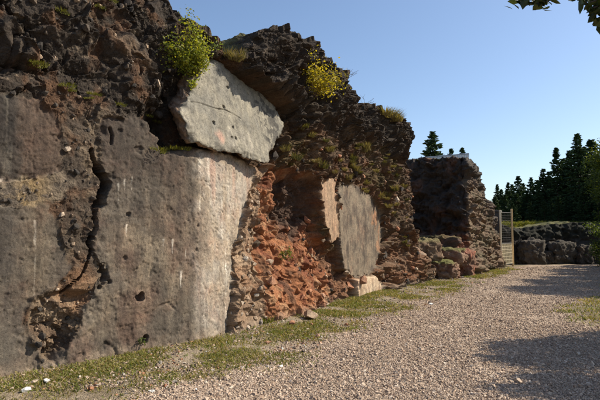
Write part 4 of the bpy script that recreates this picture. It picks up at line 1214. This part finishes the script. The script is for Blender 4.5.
def cluster_px(base, px_list, d):
    return [np.array(at_dist(x, y, d + random.uniform(-.25, .1))) - np.array(base) for x, y in px_list]
hb, hn = hit(196, 78)
dsh = min(hit(180, 40)[0].y, hit(170, 55)[0].y, hit(198, 40)[0].y) - .05
hb = Vector(at_dist(196, 76, dsh + .2))
cl = []
for x, y in [(186, 20), (192, 30), (180, 32), (200, 36), (176, 44), (188, 44), (204, 46), (170, 52), (182, 56), (196, 52), (208, 54), (168, 60), (178, 66), (192, 64), (204, 64), (186, 72), (210, 44), (198, 26), (174, 36), (165, 46), (187, 12), (184, 50), (200, 58)]:
    cl.append((x, y))
shrub('green_shrub', 'bright yellow green shrub growing out of the dark crag, just above the pale slab', 'shrub', hb, cluster_px(hb, cl, dsh), .042, GREEN_Y, 150, .065, 3)
b2 = Vector(at_dist(190, 92, dsh + .1))
shrub('small_shrub', 'small leafy sprig hanging beside the upper left edge of the pale slab', 'shrub', b2, cluster_px(b2, [(192, 80), (196, 78), (189, 84), (195, 86)], dsh - .05), .045, GREEN_Y, 24, .03, 4)
b3 = Vector(at_dist(217, 56, dsh + .5))
shrub('sapling', 'tiny lone sapling standing against the sky beside the green shrub', 'sapling', b3, cluster_px(b3, [(218, 40), (215, 44), (221, 41)], dsh + .5), .05, [(.12, .16, .05), (.16, .2, .06)], 9, .03, 5)
hb, hn = hit(318, 96)
dy_ = hit(316, 74)[0].y - .25
hb = Vector(at_dist(316, 97, dy_ + .4))
cl = [(296, 57), (304, 52), (309, 60), (299, 64), (312, 54), (318, 66), (324, 72), (331, 70), (338, 72), (343, 76), (327, 80), (335, 82), (318, 78), (309, 70), (322, 88), (331, 90), (306, 66), (312, 84), (341, 84), (300, 60), (315, 60), (326, 64), (333, 76), (320, 72)]
shrub('yellow_shrub', 'bright yellow leaved shrub rooted high on the dark cliff', 'shrub', hb, cluster_px(hb, cl, dy_), .055, YELLOW, 70, .095, 6, stem_r=.011)

# grass on the ledges and the cliff: tufts of blades
def tuft_mesh(name, n, h, r_, palette, seed, lean=.6, wid_=.006):
    r = np.random.default_rng(seed)
    a = r.uniform(0, 6.28, n); rad = r_ * np.sqrt(r.uniform(0, 1, n)); hh = h * r.uniform(.45, 1.15, n)
    b = np.stack([np.cos(a) * rad, np.sin(a) * rad, -0.02 * np.ones(n)], 1)
    d = np.stack([np.cos(a) * lean * r.uniform(.2, 1, n), np.sin(a) * lean * r.uniform(.2, 1, n), np.ones(n)], 1); d /= np.linalg.norm(d, axis=1, keepdims=True)
    fa = r.uniform(0, 6.28, n); w = np.stack([np.cos(fa), np.sin(fa), 0 * fa], 1) * wid_
    m1 = b + d * hh[:, None] * .55; tip = b + d * hh[:, None] + np.stack([np.cos(a), np.sin(a), -.5 + 0 * a], 1) * hh[:, None] * .25
    v = np.stack([b - w, b + w, m1 + w * .8, m1 - w * .8, tip + w * .15, tip - w * .15], 1).reshape(-1, 3)
    k = (np.arange(n) * 6)[:, None]
    f = np.concatenate([k + np.array([[0, 1, 2, 3]]), k + np.array([[3, 2, 4, 5]])], 0)
    return mesh_np(name, v, f, np.repeat(leaf_cols(n, palette, seed), 6, 0), False)
TUFTS = {}
for nm, pal_, h in (('straw', STRAW, .2), ('olive', OLIVE, .16), ('moss', [(.13, .135, .025), (.18, .165, .035), (.09, .10, .02)], .07), ('green', [(.09, .12, .025), (.13, .15, .035), (.17, .17, .05)], .12)):
    TUFTS[nm] = [tuft_mesh('tuft', 170, h, .11 if nm != 'moss' else .16, pal_, 700 + k, .8) for k in range(4)]
    for me in TUFTS[nm]: me.materials.append(M_GRASS)
def tuft(kind, loc, s, label, group, name='grass_tuft', cat='grass tuft'):
    o = bpy.data.objects.new(name, random.choice(TUFTS[kind])); COL.objects.link(o)
    o.location = loc; o.scale = (s, s, s * random.uniform(.8, 1.2)); o.rotation_euler = (random.uniform(-.2, .2), random.uniform(-.2, .2), random.uniform(0, 6.28))
    return tag(o, label, cat, group)
def tuft_px(kind, px, py, s, label, group=None, **kw):
    p, n = hit(px, py); return tuft(kind, p + Vector((n.x, n.y, 0)) * .02, s, label, group, **kw)
MOSS = dict(name='moss_cushion', cat='moss')
for x, y, s in ((38, 66, 1.0), (34, 63, .7), (68, 86, .9), (72, 90, .6), (95, 94, .8), (120, 104, .8), (148, 116, .7), (100, 8, .8), (62, 14, .8), (112, 2, .7), (90, 98, .6), (157, 122, .6)):
    tuft_px('moss', x, y, s * .75, 'yellow green moss cushion clinging to the dark crag', 'moss on the crag', **MOSS)
for x, y, s, lb in ((160, 151, .8, 'left end of the mossy ledge on top of the concrete wall'), (168, 149, 1.0, 'tallest clump of green moss on the concrete wall top, just left of the slab'), (178, 148, 1.0, 'green moss cushion in the middle of the wall top ledge'), (186, 148, .7, 'green moss cushion touching the underside of the pale slab')):
    tuft_px('moss', x, y, s, lb, None, **MOSS)
b4, _ = hit(143, 344)
shrub('fern', 'small green plant growing in the low hole of the concrete wall', 'plant', b4, [(.03, -.06, .08), (-.04, -.05, .06), (.0, -.08, .03), (.05, -.03, .03)], .035, [(.06, .09, .02), (.09, .12, .03)], 14, .02, 8, stem_r=.003)
b4, _ = hit(284, 260)
shrub('clay_plant', 'leafy green plant growing on the red clay', 'plant', b4 + Vector((.05, -.08, .02)), [(.08, -.06, .14), (-.1, -.05, .1), (.0, -.1, .16), (.12, -.03, .05), (-.03, -.1, .05)], .05, [(.12, .13, .03), (.17, .16, .04), (.08, .1, .02)], 22, .04, 9, stem_r=.004)
k = 0
while k < 40:
    x, y = random.uniform(345, 408), random.uniform(140, 245)
    if y < 140 + (x - 345) * .25 or y > 170 + (x - 345) * 1.4: continue
    tuft_px(random.choice(['straw', 'olive', 'straw']), x, y, random.uniform(.35, .9), 'tuft of dry grass clinging to the brown right hand slope of the cliff', 'grass tufts on the cliff slope'); k += 1
for x, y in ((300, 130), (306, 127), (285, 150), (330, 150), (322, 168), (316, 162), (340, 162), (296, 160), (335, 172), (350, 178), (352, 158), (290, 166), (345, 170), (325, 140), (310, 138)):
    tuft_px(random.choice(['olive', 'straw', 'straw']), x, y, random.uniform(.5, 1.1), 'tuft of grass growing under the dark band of the cliff, above the clay hollow', 'grass tufts above the clay hollow')
for x, y, s in ((390, 117, 2.0), (394, 119, 1.8), (386, 115, 1.5), (398, 121, 1.4)):
    tuft_px('straw', x, y, s, 'tall straw coloured grass tuft on the top edge of the cliff against the sky', 'straw grass on the cliff top')
for x, y, s in ((228, 58, 1), (234, 59, 1.2), (240, 58, 1)):
    tuft_px('straw', x, y, s * .8, 'dry grass tuft in the notch between crag and cliff, behind the slab', 'dry grass in the notch')
for x, y, s in ((265, 322, 1.3), (262, 318, 1.0), (300, 308, 1.2), (288, 312, .9)):
    p = gpt(x, y + 3); tuft('green', p, s, 'fresh green grass tuft at the foot of the red clay hollow', 'green tufts below the clay hollow')
def bare_twig(px, py, n, h, label, seed):
    r = random.Random(seed); p, _ = hit(px, py); bm = bmesh.new()
    root = thing('bare_shrub', label, 'shrub', tuple(p))
    for k in range(n):
        a = r.uniform(-1.2, 1.2); L_ = h * r.uniform(.5, 1)
        tip = Vector((math.sin(a) * L_ * .8 + .1, r.uniform(-.1, .1), L_ * math.cos(a) * .8))
        mid = tip * .5 + Vector((r.gauss(0, .03), 0, .04))
        bm_ = bmesh.new(); polytube(bm_, [Vector((0, 0, -.05)), mid, tip], .006, .002, 5)
        for j in range(3):
            q0 = mid.lerp(tip, r.uniform(0, .8)); tube_bm(bm_, q0, q0 + Vector((r.gauss(0, .08), r.gauss(0, .05), r.uniform(.03, .14))), .003, 4, .0015)
        bm_obj('twig', bm_, M_TWIG, root)
bare_twig(341, 84, 6, .55, 'bare twiggy shrub on the cliff edge just right of the yellow shrub', 31)
bare_twig(366, 108, 4, .45, 'thin bare twigs on the cliff edge near the straw grass', 32)

# grass of the verge: blades in clumps
def grass_field(name, sampler, n_clump, per, h, palette, seed, label=None):
    r = np.random.default_rng(seed)
    cx, cy, hs = sampler(r, n_clump)
    m = len(cx); idx = np.repeat(np.arange(m), per); n = len(idx)
    bx_ = cx[idx] + r.normal(0, .035, n) * (1 + hs[idx]); by_ = cy[idx] + r.normal(0, .035, n) * (1 + hs[idx])
    a = r.uniform(0, 6.28, n); L = h * hs[idx] * r.uniform(.4, 1.2, n)
    dist = np.hypot(bx_, by_); w_ = .0035 + .0005 * dist
    b = np.stack([bx_, by_, gh(bx_, by_) - .01], 1)
    ln = r.uniform(.2, 1.1, n); d = np.stack([np.cos(a) * ln, np.sin(a) * ln, np.ones(n)], 1); d /= np.linalg.norm(d, axis=1, keepdims=True)
    fa = r.uniform(0, 6.28, n); w = np.stack([np.cos(fa), np.sin(fa), 0 * fa], 1) * w_[:, None]
    m1 = b + d * L[:, None] * .55; tip = b + d * L[:, None] + np.stack([np.cos(a), np.sin(a), -.4 + 0 * a], 1) * L[:, None] * .25
    v = np.stack([b - w, b + w, m1 + w * .8, m1 - w * .8, tip + w * .1, tip - w * .1], 1).reshape(-1, 3)
    k = (np.arange(n) * 6)[:, None]
    f = np.concatenate([k + np.array([[0, 1, 2, 3]]), k + np.array([[3, 2, 4, 5]])], 0)
    ccol = leaf_cols(m, palette, seed)[idx] * r.uniform(.7, 1.3, (n, 1))
    return tag(link(name, mesh_np(name, v, f, np.repeat(ccol, 6, 0), False), M_GRASS), kind='stuff')
def verge(r, n):
    d = 5.0 * (27 / 5.0) ** r.uniform(0, 1, n); x = np.interp(d, EDGE_L[:, 0], EDGE_L[:, 1]) + r.uniform(-3.2, .9, n)
    L_ = lateral(WC, x, d); pk = path_k(x, d)
    g = fbm(x * 1.3, d * 1.3, 0 * x, 4, 521) + .6 * fbm(x * 6, d * 6, 0 * x, 3, 522) + .25 * sstep(1.6, .2, L_)
    keep = (L_ > .12) & (g + .15 * sstep(1.2, .3, L_) > r.uniform(-.15, .40, n)) & (pk < r.normal(-.02, .2, n)) & (np.abs(x / d) < .62) & (lateral(cvB, x, d) > .1)
    return x[keep], d[keep], (r.uniform(.5, 1.2, n) * (1 + .04 * d))[keep]
GR = [(.12, .15, .028), (.17, .18, .04), (.25, .21, .07), (.09, .115, .025), (.33, .26, .13), (.28, .21, .10)]
grass_field('verge_grass', verge, 34000, 9, .048, GR, 61)
def right_verge(r, n):
    d = r.uniform(8, 27, n); x = np.interp(d, EDGE_R[:, 0], EDGE_R[:, 1]) + r.uniform(-.6, 6, n)
    keep = (path_k(x, d) < r.normal(-.02, .15, n)) & (x / d < .8)
    return x[keep], d[keep], (r.uniform(.6, 1.3, n) * (1 + .03 * d))[keep]
grass_field('right_verge_grass', right_verge, 7000, 9, .06, GR, 62)
def bank_top(r, n):
    x = r.uniform(10.5, 27, n); d = r.uniform(30.6, 36.5, n)
    keep = lateral(FC, x, d) < -.15
    return x[keep], d[keep], (r.uniform(.7, 1.4, n) * 2.2)[keep]
grass_field('bank_grass', bank_top, 15000, 8, .15, [(.15, .15, .035), (.20, .18, .05), (.10, .12, .03)], 63)

# ---- conifers
def conifer(seed, h=10.0, R=1.75):
    r = np.random.default_rng(seed); pts, dirs = [], []; bm = bmesh.new()
    bmt = bmesh.new(); polytube(bmt, [Vector((0, 0, -.3)), Vector((.02, 0, h * .4)), Vector((0, .03, h * .75)), Vector((0, 0, h * .985))], .16, .012, 8)
    z = .5
    while z < h * .985:
        t_ = z / h; L = R * (1 - t_) ** .8 * r.uniform(.8, 1.12) + .06
        nb_ = int(r.integers(6, 9)); a0 = r.uniform(0, 6.28)
        for k in range(nb_):
            a = a0 + 6.28 * k / nb_ + r.normal(0, .18); l = L * r.choice([.45, .8, 1.0, 1.2]) * r.uniform(.8, 1.1)
            m = max(4, int(l * 15)); tt = np.sqrt(r.uniform(.03, 1, m))
            droop = -.28 * l * tt + .22 * l * tt ** 2 + (.35 * t_) * l * tt
            side = r.normal(0, .13, m) * l * (1.1 - tt) * 1.6
            x = np.cos(a) * l * tt - np.sin(a) * side; y = np.sin(a) * l * tt + np.cos(a) * side
            pts.append(np.stack([x, y, z + droop + r.normal(0, .035, m) - np.abs(side) * .2], 1))
            o = np.stack([np.cos(a) + 0 * x - np.sin(a) * np.sign(side) * .8, np.sin(a) + 0 * x + np.cos(a) * np.sign(side) * .8, -.25 + .5 * t_ + 0 * x], 1); dirs.append(o)
            if k % 2 == 0: tube_bm(bm, (0, 0, z), (np.cos(a) * l * .8, np.sin(a) * l * .8, z - .12 * l), .02, 4, .006)
        z += (.13 + .16 * (1 - t_)) * r.uniform(.4, 1.6)
    p = np.vstack(pts); o = np.vstack(dirs)
    pal_ = [(.03, .055, .024), (.045, .076, .028), (.065, .10, .034), (.036, .064, .033)]
    crown = leaf_cloud('crown', p, .40, leaf_cols(len(p), pal_, seed), seed, -.1, .38, 0, o * 1.6, .2); crown.materials.append(M_NEEDLE)
    tm = bpy.data.meshes.new('trunk'); bmt.to_mesh(tm); bmt.free(); tm.materials.append(M_BARK)
    bl = bpy.data.meshes.new('limbs'); bm.to_mesh(bl); bm.free(); bl.materials.append(M_BARK)
    return crown, tm, bl
CON = [conifer(800 + k, 10, 1.9 + .2 * k) for k in range(5)]
def place_conifer(px, py, d, label, group=None, var=None, wide=1.0):
    x, y, zt_ = at_dist(px, py, d); g = float(gh(x, y)); hh = max(zt_ - g, 2)
    root = thing('conifer', label, 'conifer', (x, y, g), random.uniform(0, 6.28), group)
    cr, tm, bl = CON[random.randrange(5) if var is None else var]
    s_ = hh / 10
    for nm, me in (('crown', cr), ('trunk', tm), ('limbs', bl)):
        o = bpy.data.objects.new(nm, me); COL.objects.link(o); o.parent = root
        if nm == 'limbs': o['kind'] = 'stuff'
    root.scale = (s_ * wide, s_ * wide, s_)
place_conifer(432, 131, 46, 'dark conifer behind the pale sheet fence, the tallest and broadest of three above the bunker', None, 3, 1.25)
place_conifer(451, 148, 50, 'small dark conifer above the bunker, the middle one of three', None, 1, .9)
place_conifer(462, 147, 50, 'small dark conifer above the right end of the bunker roof', None, 0, .9)
place_conifer(441, 152, 52, 'low ragged conifer just right of the broadest conifer above the bunker', None, 2, .8)
FCN = 'dark conifers behind the retaining wall'
for k, (x, y, d, w) in enumerate(((497, 184, 50, 1), (508, 182, 52, 1), (518, 175, 50, 1), (531, 177, 52, 1), (543, 168, 47, 1), (556, 147, 45, 1), (577, 133, 42, 1.05))):
    nm = ('first from the bunker', 'second from the bunker', 'third from the bunker', 'fourth from the bunker', 'fifth from the bunker', 'second tallest, with a thin bare tip', 'tallest, standing clear at the right')[k]
    place_conifer(x, y, d, 'dark spruce behind the retaining wall, ' + nm, FCN, k % 5, w)
for k, (x, y, d, w) in enumerate(((502, 200, 57, 1.2), (514, 197, 58, 1.2), (525, 194, 60, 1.2), (537, 188, 56, 1.1), (549, 182, 55, 1.1), (564, 172, 52, 1.1), (570, 165, 48, 1), (587, 155, 50, 1.1), (592, 165, 46, 1.1), (551, 200, 44, 1.2), (566, 196, 42, 1.2), (583, 182, 40, 1.1), (535, 205, 48, 1.2), (520, 208, 50, 1.2), (508, 210, 52, 1.2), (597, 172, 39, 1.1), (490, 200, 58, 1.2), (604, 150, 47, 1.1), (614, 140, 44, 1.1), (495, 196, 47, 1.5), (505, 194, 46, 1.5), (516, 193, 48, 1.5), (527, 190, 47, 1.5), (539, 190, 45, 1.5), (550, 186, 48, 1.5), (561, 184, 45, 1.5), (572, 178, 47, 1.5), (512, 202, 44, 1.6), (530, 202, 43, 1.6), (544, 200, 42, 1.6), (558, 196, 41, 1.6), (578, 190, 41, 1.6), (590, 176, 41, 1.5), (501, 189, 53, 1.3), (512, 184, 54, 1.2), (523, 183, 54, 1.3), (537, 179, 50, 1.2), (549, 171, 50, 1.2), (563, 158, 47, 1.2), (569, 150, 46, 1.1), (584, 146, 45, 1.2), (591, 138, 43, 1.2))):
    place_conifer(x, y, d, 'shorter dark spruce filling the gaps of the row behind the retaining wall', FCN, (k * 2) % 5, w)

# ---- broadleaf trees
M_LEAF_SHADE = leaf_mat('leaf_painted_shade', 0.12, 0.5, 0.3)  # dark leaf copy: backlit shade put into its low translucency
def broadleaf(name, label, base, trunk_h, crown_c, crown_r, n_cl, per, leaf, palette, seed, extra=(), trunk_r=.16, mat=None):
    r = np.random.default_rng(seed); root = thing(name, label, 'tree', tuple(base))
    cc = np.array(crown_c) - np.array(base); cr = np.array(crown_r)
    bm = bmesh.new(); top = Vector((cc[0] * .6, cc[1] * .6, trunk_h))
    polytube(bm, [Vector((0, 0, -.3)), Vector((top.x * .2, top.y * .3, trunk_h * .5)), top, Vector(cc) + Vector((0, 0, cr[2] * .6))], trunk_r, .03, 9)
    bm_obj('trunk', bm, M_BARK, root)
    pts = []
    cl_ = []
    for k in range(n_cl):
        u = r.normal(0, 1, 3); u /= np.linalg.norm(u); cl_.append(cc + u * cr * r.uniform(.35, 1.0) ** .6)
    cl_ += [np.array(e) - np.array(base) for e in extra]
    for i, c in enumerate(cl_):
        ex = i >= n_cl
        s_ = (.20 * cr.mean() / 2) if not ex else .05
        m = int(per * r.uniform(.6, 1.3)) if not ex else 9
        pts.append(c + r.normal(0, 1, (m, 3)) * s_ * np.array([1, 1, .7]))
        if i % 3 == 0 or ex:
            bm = bmesh.new(); st_ = top.lerp(Vector(cc), r.uniform(0, .8)); e = Vector(c); mid = st_.lerp(e, .5) + Vector((0, 0, .12 * (e - st_).length))
            polytube(bm, [st_, mid, e], .035 if not ex else .02, .006, 6); bm_obj('limb', bm, M_BARK, root)
    p = np.vstack(pts)
    lsz = np.full(len(p), leaf); lsz[len(p) - 9 * len(extra):] = .125 if extra else leaf
    link('crown', leaf_cloud('crown', p, lsz, leaf_cols(len(p), palette, seed), seed, .0, .5, .2), mat or M_LEAF, root)
    return root
BL = [(.055, .085, .02), (.08, .115, .025), (.04, .06, .018), (.10, .12, .03)]
tx0 = (5.6, 2.6, 0)
ex = [at_dist(x, y, d) for x, y, d in ((522, 1, 4.6), (530, -3, 4.6), (538, 3, 4.5), (544, 2, 4.5), (546, -4, 4.6), (580, -4, 3.9), (588, 3, 3.8), (593, 8, 3.8), (597, 12, 3.8), (600, 4, 3.9), (601, 21, 3.8), (606, 14, 3.9), (606, -3, 4), (595, -8, 4), (570, -10, 4.2), (555, -12, 4.4))]
broadleaf('broadleaf_tree', 'broadleaf tree beside the viewer whose leafy twigs hang into the upper right corner', tx0, 3.0, (5.6, 2.9, 5.3), (2.0, 1.9, 1.5), 40, 60, .11, [(.02, .032, .008), (.035, .05, .012), (.05, .065, .012)], 41, ex, mat=M_LEAF_SHADE)  # palette darkened to hold the shade on the backlit leaves
broadleaf('broadleaf_tree', 'broadleaf tree right of the path that throws the dappled shadow nearest the viewer', (8.8, 7.9, 0), 1.6, (8.45, 7.9, 3.0), (2.2, 1.35, 1.4), 80, 300, .10, BL, 42)
broadleaf('broadleaf_tree', 'broadleaf tree right of the viewer shading the lower right corner of the path', (8.0, 6.1, 0), 1.5, (7.9, 6.0, 3.0), (2.0, .9, 1.4), 46, 260, .10, BL, 43)
broadleaf('broadleaf_tree', 'broadleaf tree right of the path whose shadow makes the second dark patch', (13.9, 17.0, 0), 2.0, (13.7, 16.6, 3.6), (2.2, 2.4, 2.4), 130, 220, .13, BL, 44)
broadleaf('broadleaf_tree', 'broadleaf tree right of the bend shading the far right of the path', (17.6, 22, 0), 2.0, (17.5, 21.8, 3.4), (2.4, 3.0, 2.6), 130, 220, .14, BL, 45)
broadleaf('broadleaf_tree', 'broadleaf tree right of the path, between the two that shade its middle and its bend', (15.9, 19.6, 0), 2.0, (15.7, 19.4, 3.5), (2.2, 2.2, 2.4), 120, 200, .13, BL, 48)
broadleaf('broadleaf_tree', 'low broadleaf tree near the far right end of the path', (18.0, 25.2, 0), 1.4, (17.9, 25.2, 2.8), (2.0, 2.2, 2.0), 110, 200, .13, BL, 49, trunk_r=.1)
broadleaf('leafy_bush', 'dark bush in the shade at the right end of the path', (17.2, 28.3, 0), .5, (17.2, 28.3, 1.3), (1.6, 1.6, 1.6), 80, 150, .11, BL, 46, trunk_r=.07)
broadleaf('broadleaf_tree', 'tall sunlit green tree at the right edge behind the retaining wall', (22.9, 36, 2.1), 2.5, (22.7, 36, 5.4), (2.2, 2.2, 3.8), 190, 110, .15, [(.09, .115, .018), (.13, .15, .025), (.06, .08, .018)], 47)

for k, (x, y, h_) in enumerate(((26, 31.6, 9), (29, 33.5, 10), (25.4, 34.5, 9), (25.5, 38.5, 8), (28, 41, 9), (27, 38, 9), (21.6, 31.9, 4.2), (23.5, 33, 6))):
    g = float(gh(x, y)); rx, rz_ = x / y * F_PX + CX, 0
    root = thing('conifer', 'dark conifer standing out of sight beyond the right edge, shading the retaining wall', 'conifer', (x, y, g), random.uniform(0, 6.28), 'conifers shading the right end of the wall')
    for nm, me in zip(('crown', 'trunk', 'limbs'), CON[k % 5]):
        o = bpy.data.objects.new(nm, me); COL.objects.link(o); o.parent = root
        if nm == 'limbs': o['kind'] = 'stuff'
    root.scale = (h_ / 10 * 1.15, h_ / 10 * 1.15, h_ / 10)
